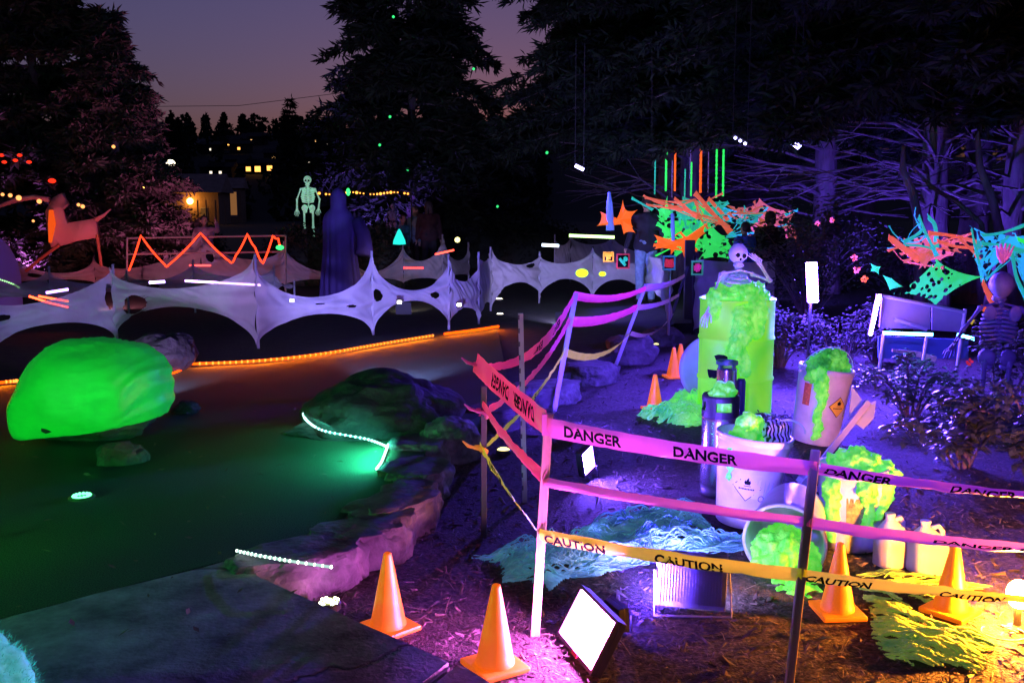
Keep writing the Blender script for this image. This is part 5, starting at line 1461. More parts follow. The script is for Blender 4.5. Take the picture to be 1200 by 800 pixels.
for b_ in (NG, NO, NT, NS):
    for sc3 in (9.0, 16.0): NETM[b_.name, sc3] = net_of(b_, b_.name + '_net', sc3)
NBL = web_mat((.16, .28, .85), .30, 'neon_blue')
def web(anchors, m_, label, pull=.46, net=False, seed=0, ripple=.03, group='neon webs'):
    """stretched cloth with concave edges between its anchor points"""
    A_ = [Vector(a) for a in anchors]; cen = sum(A_, Vector()) / len(A_)
    per = 14; rad = 12; bnd = []
    for i in range(len(A_)):
        a, b = A_[i], A_[(i + 1) % len(A_)]
        for k in range(per):
            t_ = k / per; q = a.lerp(b, t_); bnd.append(q.lerp(cen, pull * (1 + .5 * noise.noise(V(i * 1.7, seed, 0))) * (4 * t_ * (1 - t_)) ** .55))
    bm = NB(); c0 = bm.verts.new(cen); prev = None
    random.seed(seed); rows = []
    for r in range(1, rad + 1):
        row = []
        for k, q in enumerate(bnd):
            p = cen.lerp(q, r / rad); p.y += 2.5 * ripple * noise.noise(p * 3.1 + V(seed, 0, 0)) * (1 - r / rad * .5); row.append(bm.verts.new(p))
        rows.append(row)
    n_ = len(bnd)
    for k in range(n_): bm.faces.new((c0, rows[0][k], rows[0][(k + 1) % n_]))
    for r in range(rad - 1):
        for k in range(n_):
            bm.faces.new((rows[r][k], rows[r][(k + 1) % n_], rows[r + 1][(k + 1) % n_], rows[r + 1][k]))
    o = single('neon_web', bm, NETM[m_.name, 9.0 if cen.y > 12 else 16.0] if net else m_, label, 'web', group, smooth=True)
    return o
def ribbon(bm, pts, w0, w1, tw=0.0, seed=0):
    """a stretched strip of cloth, wide at its ends and narrow in the middle"""
    P = smooth_line([Vector(p) for p in pts], 2) if len(pts) > 2 else [Vector(pts[0]).lerp(Vector(pts[1]), k / 14) for k in range(15)]
    n_ = len(P); rows = []
    for k, p in enumerate(P):
        u = k / (n_ - 1); d = (P[min(k + 1, n_ - 1)] - P[max(k - 1, 0)]).normalized()
        x = d.cross(V(0, 1, 0)); x = x.normalized() if x.length > .05 else V(1, 0, 0); y = d.cross(x)
        a = tw * (u - .5) + .5 * noise.noise(V(u * 2, seed, 0)); wv = x * cos(a) + y * sin(a)
        w_ = (w0 + (w1 - w0) * sin(pi * u) ** .6) * (1 + .35 * noise.noise(V(u * 6, seed, 4)))
        rows.append([bm.verts.new(p + wv * w_ * (j / 4 - .5) * 2 + y * .012 * noise.noise(V(j * .9, u * 7, seed))) for j in range(5)])
    for a, b in zip(rows, rows[1:]):
        for j in range(4): bm.faces.new((a[j], a[j + 1], b[j + 1], b[j]))
def strand(pts, w0, w1, m_, label, group='neon web strands'):
    bm = NB(); ribbon(bm, pts, w0, w1, 1.2, len(label))
    o = single('neon_strand', bm, m_, label, 'web', group, smooth=True)
    so_ = o.modifiers.new('t', 'SOLIDIFY'); so_.thickness = .004
    return o
def tangle(m_, box_, Y, n, label, seed, w_=(.02, .06), slope=0.0, sag=6):
    """many strips of one colour knotted together"""
    rnd = random.Random(seed); x0_, y0_, x1_, y1_ = box_
    t = thing('neon_tangle', label, 'web', D((x0_ + x1_) / 2, (y0_ + y1_) / 2, Y), group='neon tangles')
    knots = [(rnd.uniform(x0_, x1_), rnd.uniform(y0_, y1_)) for _ in range(max(4, n // 2))]
    for k in range(n):
        a = rnd.choice(knots); b = rnd.choice(knots)
        if abs(a[0] - b[0]) + abs(a[1] - b[1]) < (x1_ - x0_) * .25: b = (a[0] + rnd.uniform(-.5, .5) * (x1_ - x0_), a[1] + rnd.uniform(-.4, .4) * (y1_ - y0_))
        m2 = ((a[0] + b[0]) / 2 + rnd.uniform(-4, 4), (a[1] + b[1]) / 2 + rnd.uniform(-2, sag)); dy = rnd.uniform(-.3, .3)
        bm = NB(); w = rnd.uniform(*w_); ribbon(bm, [D(*a, Y + dy), D(*m2, Y), D(*b, Y - dy)], w, w * .35, rnd.uniform(-2, 2), seed + k)
        ob('strip', bm, m_, t, world=True, smooth=True)
    return t
def PX(Y, *pts): return [D(x, y, Y + (i % 3) * .10) for i, (x, y) in enumerate(pts)]
# left cluster behind the people
web(PX(15.2, (699, 265), (703, 248), (709, 261), (722, 257), (727, 246), (730, 234), (734, 246), (747, 246), (740, 256), (742, 266), (745, 273), (731, 275), (729, 263), (716, 265)), NO, 'large spiky orange web behind the blue column', .14, net=False, seed=2)
web(PX(14.4, (766, 275), (785, 282), (805, 277), (830, 260), (827, 273), (816, 285), (802, 302), (801, 290), (792, 289), (785, 300), (784, 290), (767, 292)), NO, 'wide orange web with legs in front of the green ones', .12, seed=3)
web(PX(14.6, (828, 258), (852, 276), (868, 297), (860, 306), (816, 306), (822, 284)), NG, 'broad green netted web under the teal one', .26, net=True, seed=4)
web(PX(14.9, (782, 229), (788, 250), (780, 264), (770, 262), (771, 246)), NG, 'tall pointed green web beside the dark hoodie', .30, net=True, seed=5)
web(PX(14.9, (778, 268), (800, 262), (812, 282), (790, 292), (770, 282)), NG, 'green web patch behind the orange legs', .25, net=True, seed=6)
web(PX(14.7, (806, 262), (812, 280), (800, 290), (826, 290), (818, 276)), NG, 'small three-cornered green web above the netted one', .3, seed=61)
web(PX(15.0, (797, 252), (812, 234), (838, 246), (852, 264), (828, 258), (806, 268)), NT, 'crumpled teal web over the orange one', .30, net=True, seed=7)
web(PX(15.0, (852, 262), (872, 240), (900, 246), (890, 262), (870, 275)), NT, 'dim teal web arching above the blue shirt', .45, net=True, seed=8)
web(PX(15.3, (892, 234), (898, 254), (924, 252), (908, 270), (880, 276), (888, 256)), NS, 'salmon star-shaped web right of the teal arches', .45, net=True, seed=9)
web(PX(15.3, (905, 272), (925, 272), (942, 278), (936, 286), (918, 280)), NS, 'low salmon web at the right end of the cluster', .3, seed=10)
for k, (a, b, w0, w1, m_, lab) in enumerate([
    ((740, 232), (765, 246), .05, .03, NT, 'teal strand at the far left of the web cluster'),
    ((757, 240), (800, 246), .05, .03, NS, 'level salmon strand over the dark hoodie'),
    ((790, 232), (818, 256), .05, .05, NS, 'salmon strand left of the hanging red strip'),
    ((814, 226), (856, 272), .10, .05, NS, 'broad salmon strand slanting down over the teal web'),
    ((830, 232), (853, 258), .06, .05, NS, 'second salmon strand slanting just right of the broad one'),
    ((800, 258), (842, 240), .05, .03, NT, 'teal strand rising to the right across the cluster'),
    ((838, 252), (868, 282), .05, .02, NT, 'teal strand slanting down beside the netted web'),
    ((806, 268), (822, 240), .03, .02, NT, 'short upright teal strand'),
    ((920, 252), (935, 246), .06, .03, NT, 'bright teal tip at the right end of the star web'),
    ((768, 300), (800, 284), .03, .02, NG, 'low green strand under the wide orange web')]):
    strand(PX(14.6 + .1 * k, a, b), w0 * .6, w1 * .5, m_, lab)
web(PX(15.6, (748, 236), (770, 240), (800, 230), (845, 236), (878, 250), (862, 262), (836, 262), (806, 258), (776, 256)), NT, 'long teal net canopy across the web cluster', .20, net=True, seed=21)
web(PX(15.5, (770, 252), (800, 256), (832, 252), (862, 284), (826, 296), (790, 300), (766, 284)), NG, 'big green net at the back of the web cluster', .22, net=True, seed=22)
web(PX(15.7, (850, 240), (890, 232), (936, 246), (944, 280), (905, 268), (868, 284)), NS, 'big faint salmon net at the right of the web cluster', .30, net=True, seed=23)
bm = NB(); a_, b_ = D(714, 225, 15.3), D(715, 270, 15.3); tube(bm, [b_, b_.lerp(a_, .3), b_.lerp(a_, .7), a_], [.07, .06, .05, .02], 12)
for v in bm.verts: v.co += V(.008 * noise.noise(v.co * 14), .008 * noise.noise(v.co * 12 + V(4, 0, 0)), 0)
single('fabric_column', bm, NBL, 'narrow blue fabric column left of the spiky orange web', 'column', smooth=True)
bm = NB(); a_, b_ = D(788, 250, 14.2), D(789, 282, 14.2); tube(bm, [b_, b_.lerp(a_, .4), a_], [.045, .06, .05], 10, flat=.5)
single('fabric_column', bm, NBL, 'short blue fabric strip hanging before the orange web', 'column', smooth=True)
# hanging strips
hs = [(768, 181, 228, NT, .022, 'first from left, dim'), (781, 172, 224, NG, .034, 'bright green'), (788, 188, 232, mat('strip_violet', (.2, .12, .35), .8, emit=.06), .024, 'violet, left of the first red'),
      (791.5, 174, 224, NO, .032, 'first orange-red'), (803, 198, 232, NT, .022, 'short teal'), (809.5, 176, 210, mat('strip_violet', (.2, .12, .35), .8), .026, 'violet above the short green'), (810.5, 190, 230, NG, .026, 'short green'),
      (821.5, 175, 226, NO, .038, 'broadest orange-red'), (830.5, 178, 226, mat('strip_violet', (.2, .12, .35), .8), .020, 'violet, right of the broad red'), (840, 175, 232, NG, .030, 'second from right green'), (848, 175, 230, NG, .032, 'rightmost green')]
for k, (x, y0_, y1_, m_, w_, lab) in enumerate(hs):
    a_, b_ = D(x, y0_, 15.0 + .06 * (k % 3)), D(x - .8, y1_, 15.0 + .06 * (k % 3)); bm = NB(); n_ = 22
    pts = [a_.lerp(b_, j / n_) for j in range(n_ + 1)]
    tube(bm, pts, [w_ * (.75 + .35 * noise.noise(V(j * .8, k, 0)) + (.15 if j % 2 else 0)) for j in range(n_ + 1)], 6, flat=.6)
    single('hanging_strip', bm, m_, lab + ' strip hanging over the neon webs', 'strip', 'hanging neon strips')
bm = NB(); beam(bm, D(760, 176, 15.1), D(856, 172, 15.1), .03, .03)
for x in (764, 852): beam(bm, D(x, 176, 15.1), D(x, 60, 15.1), .006, .006)
single('hanging_rail', bm, POLE_D, 'dark rail that carries the hanging neon strips', 'rail')
tangle(NT, (795, 236, 860, 272), 15.1, 26, 'teal tangle of strips in the middle of the web cluster', 1, (.012, .04))
tangle(NS, (750, 228, 860, 268), 14.9, 22, 'salmon tangle of strips slanting through the web cluster', 2, (.012, .038))
tangle(NT, (850, 240, 930, 285), 15.4, 12, 'dim teal tangle right of the blue shirt', 3, (.01, .03))
tangle(NS, (868, 236, 930, 290), 15.2, 9, 'salmon tangle right of the blue shirt', 4, (.01, .035))
tangle(NG, (768, 238, 830, 290), 15.0, 12, 'green tangle behind the wide orange web', 5, (.015, .05))
tangle(NO, (766, 262, 830, 300), 14.5, 7, 'orange tangle around the legs of the wide web', 6, (.012, .04))
tangle(NT, (1060, 254, 1110, 312), 9.2, 9, 'teal tangle at the leaning trunk', 7, (.006, .02))
tangle(NT, (1138, 262, 1215, 330), 9.3, 14, 'teal tangle round the purple skeleton', 8, (.006, .024))
tangle(NS, (1045, 270, 1150, 312), 9.2, 9, 'salmon tangle between the trunks', 9, (.006, .024))
# right cluster over the stretcher
web(PX(8.6, (1098, 303), (1152, 324), (1096, 358), (1046, 344)), NG, 'bright green netted web stretched over the stretcher at the right', .20, net=True, seed=11)
web(PX(9.3, (1136, 264), (1170, 272), (1240, 256), (1225, 300), (1206, 350), (1186, 304), (1152, 318)), NT, 'wide teal net hung behind the purple skeleton', .34, net=True, seed=31)
web(PX(9.3, (1042, 276), (1090, 270), (1152, 280), (1140, 300), (1102, 306), (1076, 316), (1060, 296)), NS, 'wide salmon net between the trunks above the green one', .30, net=True, seed=32)
web(PX(8.5, (1034, 322), (1045, 326), (1058, 336), (1042, 340)), NG, 'green rag tied left of the netted web', .12, seed=12)
web(PX(8.7, (1020, 308), (1032, 312), (1030, 322), (1020, 318)), NG, 'tiny green cloth flower left of the green rag', .3, seed=13)
web(PX(9.0, (1064, 296), (1083, 316), (1102, 296), (1090, 288)), NS, 'salmon cloth knot above the netted web', .25, net=True, seed=14)
web(PX(9.0, (1144, 268), (1160, 292), (1150, 330), (1140, 300)), NT, 'tall teal web left of the purple skeleton', .32, net=True, seed=15)
web(PX(9.0, (1186, 266), (1200, 290), (1240, 280), (1190, 305), (1160, 292)), NT, 'teal web touching the right edge', .40, net=True, seed=16)
for k, (pts, w0, w1, m_, lab) in enumerate([
    (((1076, 254), (1086, 276), (1098, 300)), .05, .02, NT, 'teal strand down the leaning tree trunk'),
    (((1087, 254), (1097, 264), (1097, 290)), .05, .03, NT, 'second teal strand beside the leaning trunk'),
    (((1058, 284), (1074, 276), (1082, 268)), .04, .025, NT, 'short teal strand left of the leaning trunk'),
    (((1060, 287), (1080, 288), (1095, 292)), .03, .015, NT, 'thin level teal strand at the knot'),
    (((1041, 278), (1060, 292), (1078, 306)), .06, .05, NS, 'thick salmon strand slanting to the knot'),
    (((1040, 294), (1058, 288), (1082, 298)), .03, .015, NS, 'thin curled salmon strand left of the knot'),
    (((1088, 273), (1118, 276), (1146, 284)), .05, .025, NS, 'upper salmon strand between the trunks'),
    (((1098, 282), (1120, 290), (1150, 290)), .04, .02, NS, 'lower salmon strand between the trunks'),
    (((1124, 280), (1136, 290), (1148, 304)), .03, .02, NS, 'short salmon strand falling to the teal web'),
    (((1150, 276), (1172, 274), (1206, 262)), .05, .022, NT, 'long teal strand rising to the right edge'),
    (((1150, 286), (1172, 286), (1204, 296)), .05, .022, NT, 'lower teal strand crossing to the right edge'),
    (((1182, 276), (1168, 290), (1154, 306)), .05, .02, NT, 'crossed teal strand above the pink crest'),
    (((1138, 268), (1143, 290), (1152, 330)), .03, .022, NT, 'upright teal cord at the left of the teal web'),
    (((1186, 296), (1190, 325), (1204, 352)), .045, .03, NT, 'teal strand hanging down at the right edge'),
    (((1151, 330), (1158, 345), (1164, 356)), .05, .045, NS, 'salmon rag hanging left of the purple skeleton'),
    (((1192, 280), (1200, 283), (1212, 286)), .04, .03, NG, 'green tip at the right edge')]):
    strand(PX(8.9, *pts), w0 * .62, w1 * .62, m_, lab)

# small neon pictures on the fence
def sign(px, py, w_, h_, Y, fr, art, label, bars):
    c = D(px, py, Y); t = thing('neon_picture', label, 'picture', c, group='small neon pictures')
    sx = Y / F
    bm = NB(); box(bm, (0, 0.006, 0), (w_ * sx, .01, h_ * sx)); ob('board', bm, INK, t)
    bm = NB()
    for s in (-1, 1):
        box(bm, (s * w_ * sx / 2, -.004, 0), (.02, .02, h_ * sx + .02)); box(bm, (0, -.004, s * h_ * sx / 2), (w_ * sx - .02, .02, .02))
    ob('frame', bm, fr, t)
    bm = NB()
    for (x0_, y0_, x1_, y1_) in bars: tube(bm, [(x0_ * w_ * sx, -.012, y0_ * h_ * sx), (x1_ * w_ * sx, -.012, y1_ * h_ * sx)], .022, 6)
    ob('painted_figure', bm, art, t)
sign(730, 306, 14, 16, 12.9, fluor('frame_red', (.8, .05, .08), .12), NT, 'picture with red frame and teal figure on the curving fence', [(-.3, .2, 0, -.1), (0, -.1, .3, .3), (0, -.1, .2, -.3), (.1, .3, .35, .05)])
sign(784, 308, 13, 15, 11.2, fluor('frame_teal', (.05, .4, .3), .12), fluor('neon_red', (1, .04, .05), .3), 'picture with teal frame and red figure at the end of the fence', [(-.3, -.3, -.2, .3), (0, -.3, 0, .25), (.3, -.3, .2, .3), (-.3, -.2, .3, -.25)])
sign(817, 314, 12, 15, 11.0, fluor('frame_green', (.05, .5, .12), .2), fluor('neon_pink', (1, .05, .25), .25), 'picture with green frame and pink figure right of the black post', [(-.2, .2, .2, .25), (.2, .25, .2, -.1), (-.2, .2, -.15, -.2), (-.15, -.2, .2, -.1)])
sign(713, 301, 11, 10, 13.6, fluor('neon_amber', (1, .42, .02), .3), fluor('neon_amber', (1, .42, .02), .3), 'amber glowing block sign on the violet fence', [(-.4, .2, .4, .2), (-.4, .35, .4, .35), (-.1, .1, -.1, -.4), (.1, .1, .1, -.3)])
for (x, y, Y, r_, lab) in [(682, 320, 13.6, .08, 'larger yellow-green lamp glowing behind the curving fence'), (706, 321, 13.6, .045, 'smaller yellow-green lamp glowing behind the curving fence')]:
    bm = NB(); ball(bm, D(x, y, Y + .9), r_, 3, (1.2, 1, .8)); single('globe_lamp', bm, glow('lime_lamp', (.55, 1.0, .02), 3.0), lab, 'lamp', smooth=True)
c = D(468, 283, 17.6); bm = NB(); lathe(bm, [(0, .24), (.03, .20), (.11, .02), (.12, -.05), (0, -.06)], 20, Matrix.Translation(c)); single('teal_lamp', bm, glow('teal_lamp', (.02, .75, .62), 1.4), 'teal glowing cone lamp on the rear fence', 'lamp', smooth=True)
# black post at the end of the curtain fence, and the grey curtain right of it
q = G(806, 385, ML); bm = NB(); box(bm, (q.x, q.y, .48), (.13, .10, 1.26)); single('post', bm, POLE_D, 'thick black post at the end of the curtain fence', 'post')
fence('fabric_fence', 'short grey fabric curtain between the black post and the drum', [(G(812, 392, ML), 1.05, .05), (G(905, 388, ML), 1.0, .05)], SHEER_B, sag=.05, arch=.1, dark=(0,), seeds=160)

# ------------------------------------------------------------------ stretcher and small things at the right
SY = 8.3
t = thing('stretcher', 'grey panel stretcher on a pipe frame above the blue light tube', 'stretcher', V(D(1090, 380, SY).x, SY, ML))
GP = mat('stretcher_panel', (.32, .30, .42), .6, var=.15, vscale=6); GF = mat('stretcher_frame', (.45, .43, .55), .4)
def quad_panel(px, thick, m_, name):
    bm = NB(); f = bm.faces.new([bm.verts.new(D(x, y, SY + dy)) for x, y, dy in px]); r_ = bmesh.ops.extrude_face_region(bm, geom=[f])
    bmesh.ops.translate(bm, vec=(0, thick, 0), verts=[g for g in r_['geom'] if isinstance(g, bmesh.types.BMVert)]); ob(name, bm, m_, t, world=True)
quad_panel([(1034, 349, 0), (1090, 359, 0), (1090, 386, 0), (1031, 384, 0)], .03, GP, 'side_panel')
quad_panel([(1093, 360, 0), (1128, 367, 0), (1126, 389, 0), (1093, 387, 0)], .03, GP, 'side_panel')
for a_, b_ in (((1032, 346), (1132, 366)), ((1048, 374), (1086, 386)), ((1131, 362), (1127, 393)), ((1087, 390), (1079, 438)), ((1036, 388), (1030, 436)), ((1127, 393), (1120, 440))):
    bm = NB(); tube(bm, [D(*a_, SY - .03), D(*b_, SY - .03)], .016, 8); ob('pipe', bm, GF, t, world=True)
quad_panel([(1046, 409, .1), (1078, 412, .1), (1098, 418, .05), (1096, 424, .05), (1070, 417, .1), (1046, 412, .1)], .02, mat('brace_wood', (.42, .33, .25), .7), 'brace')
quad_panel([(1030, 394, .25), (1135, 398, .25), (1135, 420, .25), (1030, 420, .25)], .03, mat('blue_board', (.10, .20, .45), .6), 'lower_board')
random.seed(44)
for k, (x, y, m_, lab) in enumerate([(1001, 302, NS, 'salmon flower left of the slanted light bar, topmost'), (1004, 316, NS, 'pink flower under the topmost salmon one'), (1013, 327, NO, 'orange flower beside the slanted light bar'), (1152, 361, NO, 'orange flower on the stretcher end'),
                                     (1138, 376, fluor('neon_yellow', (.9, .7, .03), .4), 'yellow flower under the stretcher end'), (958, 262, NS, 'salmon flowers in the dark shrub right of the webs'), (975, 258, NS, 'right salmon flowers in the dark shrub'), (1136, 424, fluor('neon_red', (1, .04, .05), .5), 'red rag in the shrub under the stretcher')]):
    c = D(x, y, 8.4 if y > 290 else 11.5); bm = NB(); s_ = .030
    for j in range(9):
        a = j * .7 + random.random(); d = V(cos(a), -.4 + random.random() * .6, sin(a)).normalized()
        n_ = d.cross(V(0, 1, 0)).normalized()
        q0 = c + d * s_ * .15; q1 = c + d * s_ * .7 + n_ * s_ * .35; q2 = c + d * s_ * 1.25; q3 = c + d * s_ * .7 - n_ * s_ * .35
        bm.faces.new([bm.verts.new(z_) for z_ in (q0, q1, q2, q3)])
    single('fabric_flower', bm, m_, lab, 'flower', 'neon fabric flowers')
# ================================================================== TREES AND SHRUBS
BARK = mat('bark', (.16, .12, .12), .9, var=.5, vscale=8, bump=.9, bscale=18, stretch=(1, 1, .25))
NEED = mat('needles', (.040, .062, .034), .85, var=.5, vscale=1.5, spec=.2)
NEED_D = mat('needles_dark', (.022, .034, .020), .9, var=.5, vscale=1.5, spec=.15)
def conifer_meshes(h, R, z0, seed, whorls=26, per=6, sprays=16, sl=.22, sw=.045, droop=.35, trunk_r=.16, power=.85, low_bare=0):
    rnd = random.Random(seed)
    bm = NB()
    tube(bm, [V(.04 * sin(z * 1.3 + seed), .04 * cos(z), z) for z in [h * k / 10 for k in range(11)]], [max(.01, trunk_r * (1 - k / 10.2)) * (1.25 if k == 0 else 1) for k in range(11)], 10)
    tw = bpy.data.meshes.new('trunk'); 
    vs, fs = [], []
    bb = NB()
    for w_ in range(whorls):
        f = (w_ + rnd.random() * .6) / whorls; z = z0 + (h - z0) * f
        L0 = R * (1 - f) ** power + .12
        for k in range(per):
            az = rnd.random() * 6.283; L = L0 * rnd.uniform(.62, 1.10)
            pts = []; n_ = 7
            for j in range(n_ + 1):
                s = j / n_; pts.append(V(cos(az) * L * s, sin(az) * L * s, z + .10 * L * s - droop * L * s * s + .16 * L * max(0, s - .65)))
            tube(bb, pts, [.018 * (L / 2 + .3) * (1 - .8 * j / n_) for j in range(n_ + 1)], 4, caps=False)
            ns = int(sprays * (L / 1.5 + .4))
            for q in range(ns):
                s = .12 + .88 * (rnd.random() ** .75); i = min(int(s * n_), n_ - 1); p = pts[i].lerp(pts[i + 1], s * n_ - i)
                p = p + V(rnd.gauss(0, .05), rnd.gauss(0, .05), rnd.gauss(0, .03))
                side = rnd.choice((-1, 1)); a2 = az + side * rnd.uniform(.2, 1.35)
                l_ = sl * rnd.uniform(.6, 1.5) * (1.15 - .5 * s)
                d = V(cos(a2), sin(a2), rnd.uniform(-.75, .12)).normalized(); x = d.cross(V(0, 0, 1)).normalized(); x = (x + V(0, 0, rnd.uniform(-.6, .6))).normalized() * sw * rnd.uniform(.6, 1.3)
                # a tuft: slim blades fanning out, some hanging
                for t_ in range(4):
                    d2 = (d + V(rnd.gauss(0, .55), rnd.gauss(0, .55), rnd.gauss(-.12, .45))).normalized(); l2 = l_ * rnd.uniform(.55, 1.1)
                    x2 = d2.cross(V(rnd.gauss(0, 1), rnd.gauss(0, 1), rnd.gauss(0, 1))).normalized() * sw * .5; b = len(vs)
                    p2 = p + d * l_ * .3 * rnd.random()
                    vs += [p2 - x2 * .5, p2 + d2 * l2 * .55 + x2, p2 + d2 * l2]; fs.append((b, b + 1, b + 2))
    for j in range(low_bare):                       # dead lower limbs
        az = rnd.random() * 6.283; z = z0 * rnd.uniform(.35, 1.0); L = R * rnd.uniform(.3, .7)
        pts = [V(cos(az) * L * s, sin(az) * L * s, z + rnd.uniform(.2, .5) * L * s - .25 * L * s * s) for s in (0, .3, .6, 1)]
        tube(bb, pts, [.035, .026, .018, .006], 5)
        for _ in range(3):
            p = pts[2]; az2 = az + rnd.uniform(-.9, .9); tube(bb, [p, p + V(cos(az2), sin(az2), rnd.uniform(-.3, .4)) * L * .4], [.012, .004], 4)
    bm.to_mesh(tw); bm.free()
    br = bpy.data.meshes.new('branches'); bb.to_mesh(br); bb.free()
    cr_ = bpy.data.meshes.new('crown'); cr_.from_pydata(vs, [], fs)
    return tw, br, cr_
def place_conifer(meshes, loc, rz, sc_, label, needle=NEED, name='conifer', group='conifers'):
    t = thing(name, label, 'tree', loc, rz, group); t.scale = (sc_,) * 3
    ob('trunk', meshes[0], BARK, t, smooth=True)
    b = ob('branches', meshes[1], BARK, t); b['kind'] = 'stuff'
    ob('crown', meshes[2], None, t)
    if not meshes[2].materials: meshes[2].materials.append(needle)
    return t
def gp(px, Y): q = D(px, 300, Y); return V(q.x, Y, -.02)
mA = conifer_meshes(9.5, 3.4, .3, 3, whorls=36, per=9, sprays=52, sl=.32, sw=.085, droop=.30)
place_conifer(mA, gp(52, 21.5), .5, 1.0, 'tall broad conifer lit purple at the far left', NEED)
mB = conifer_meshes(5.75, 1.85, .4, 5, whorls=28, per=9, sprays=52, sl=.28, sw=.075, droop=.28, power=.7)
place_conifer(mB, gp(140, 20.6), 1.2, 1.0, 'shorter purple-lit conifer right of the far left one', NEED)
mC = conifer_meshes(11.5, 3.0, 1.7, 8, whorls=32, per=9, sprays=40, sl=.42, sw=.10, droop=.42, low_bare=4, power=.7)
place_conifer(mC, gp(484, 25.0), 0, 1.0, 'tall drooping conifer standing alone in the middle against the sky', NEED_D)
mD = conifer_meshes(13.5, 4.4, 3.5, 11, whorls=34, per=11, sprays=50, sl=.36, sw=.075, droop=.36, trunk_r=.26, power=.45, low_bare=26)
for k, (x, Y, rz, s, lab) in enumerate([(778, 24.0, .3, 1.05, 'leftmost of the dark conifers on the right, edge against the sky'), (805, 20.5, 1.7, 1.0, 'dark conifer behind the hanging neon strips'),
                                        (965, 17.5, 2.9, .95, 'dark conifer with bare lower trunk right of the tree lamps'), (1092, 14.6, 4.1, .92, 'conifer whose purple trunk rises left of the teal webs'),
                                        (1138, 15.6, 5.2, 1.0, 'conifer with purple trunk behind the tall teal web'), (1186, 13.6, .9, .95, 'conifer with purple trunk at the right edge'), (1300, 15.5, 2.2, 1.0, 'dark conifer beyond the right edge'),
                                        (1010, 24, 3.3, 1.2, 'rear dark conifer closing the gap on the right'), (815, 29, 3.9, 1.2, 'rear dark conifer behind the leftmost one'), (880, 27, 5.0, 1.3, 'rear dark conifer between the tree lamps')]):
    place_conifer(mD, gp(x, Y), rz, s, lab, NEED_D)
# purple leaning trunks of a broken tree
for (a_, b_, Y, r_, lab) in [((1076, 258), (1058, 200), 11.5, .06, 'leaning purple trunk above the salmon webs'), ((1172, 275), (1148, 195), 11.8, .06, 'thin leaning purple trunk behind the teal web'), ((1150, 262), (1090, 218), 12.2, .035, 'long thin bare branch slanting between the trunks')]:
    bm = NB(); p0, p1 = D(*a_, Y), D(*b_, Y); g0 = V(p0.x + (p0.x - p1.x) * .5, Y, ML)
    tube(bm, [g0, p0, p0.lerp(p1, .5) + V(.03, 0, .02), p1, p1 + (p1 - p0) * .5 + V(.1, 0, 0)], [r_ * 1.3, r_, r_ * .9, r_ * .75, r_ * .4], 8)
    single('bare_trunk', bm, BARK, lab, 'trunk', 'bare trunks', smooth=True)

def leaf_shrub(loc, rad, n, ls, lw, m_, label, seed, stems=10, name='shrub', arch=.4, group='shrubs'):
    rnd = random.Random(seed); t = thing(name, label, 'shrub', loc, 0, group)
    bb = NB(); vs, fs = [], []
    tips = []
    for s in range(stems):
        az = rnd.random() * 6.283; r_ = rnd.uniform(.25, 1.0); top = V(cos(az) * rad[0] * r_, sin(az) * rad[1] * r_, rad[2] * rnd.uniform(.55, 1.0) * (1.15 - .4 * r_))
        pts = [V(cos(az) * .04, sin(az) * .04, -.03), V(top.x * .35, top.y * .35, top.z * .55), V(top.x * .75, top.y * .75, top.z * .92), top + V(top.x * .12, top.y * .12, -arch * .1)]
        pts = smooth_line(pts, 2); tips.append(pts); tube(bb, pts, [.010 * (1 - .8 * k / len(pts)) + .002 for k in range(len(pts))], 5, caps=False)
    for k in range(n):
        pts = rnd.choice(tips); i = min(len(pts) - 2, int(len(pts) * rnd.uniform(.25, 1.0))); p = pts[i].lerp(pts[i + 1], rnd.random()) + V(rnd.gauss(0, .3) * rad[0] * .3, rnd.gauss(0, .3) * rad[1] * .3, rnd.gauss(0, .2) * rad[2] * .3)
        if p.z < 0.01: p.z = .01 + rnd.random() * .05
        az = rnd.random() * 6.283; d = V(cos(az), sin(az), rnd.uniform(-.7, .45)).normalized(); l_ = ls * rnd.uniform(.6, 1.3); x = d.cross(V(0, 0, 1)).normalized(); u = x.cross(d); x = (x + u * rnd.uniform(-.6, .6)).normalized() * lw * rnd.uniform(.7, 1.2)
        b = len(vs); mid = p + d * l_ * .5 + u * .06 * l_
        vs += [p, p + d * l_ * .30 + x, p + d * l_ * .70 + x * .8, p + d * l_ + V(0, 0, -.12 * l_), p + d * l_ * .70 - x * .8, p + d * l_ * .30 - x, mid]
        for q in range(6): fs.append((b + q, b + (q + 1) % 6, b + 6))
    ob('stems', bb, BARK, t)['kind'] = 'stuff'
    me = bpy.data.meshes.new('foliage'); me.from_pydata(vs, [], fs); ob('foliage', me, m_, t)
    return t
LEAF = mat('leaf_glossy', (.09, .12, .08), .32, var=.5, vscale=3, spec=.6, trans=.15)
LEAF2 = mat('leaf_dull', (.12, .12, .12), .6, var=.5, vscale=3)
def gm(px, py): p = G(px, py, ML); return V(p.x, p.y, ML)
leaf_shrub(gm(1130, 560) + V(.1, .25, 0), (.50, .40, .62), 900, .085, .020, LEAF, 'broad dark shrub with long drooping leaves behind the jugs', 1)
leaf_shrub(gm(1185, 575) + V(.22, .1, 0), (.40, .40, .75), 760, .09, .022, LEAF, 'tall dark shrub with glossy leaves at the right edge', 2)
leaf_shrub(gm(1085, 500) + V(0, .3, 0), (.45, .35, .55), 850, .065, .016, LEAF, 'dark shrub in front of the stretcher legs', 3)
leaf_shrub(gm(1170, 500) + V(.15, .3, 0), (.55, .40, .95), 1100, .065, .016, LEAF2, 'shrub hiding the legs of the purple skeleton', 4)
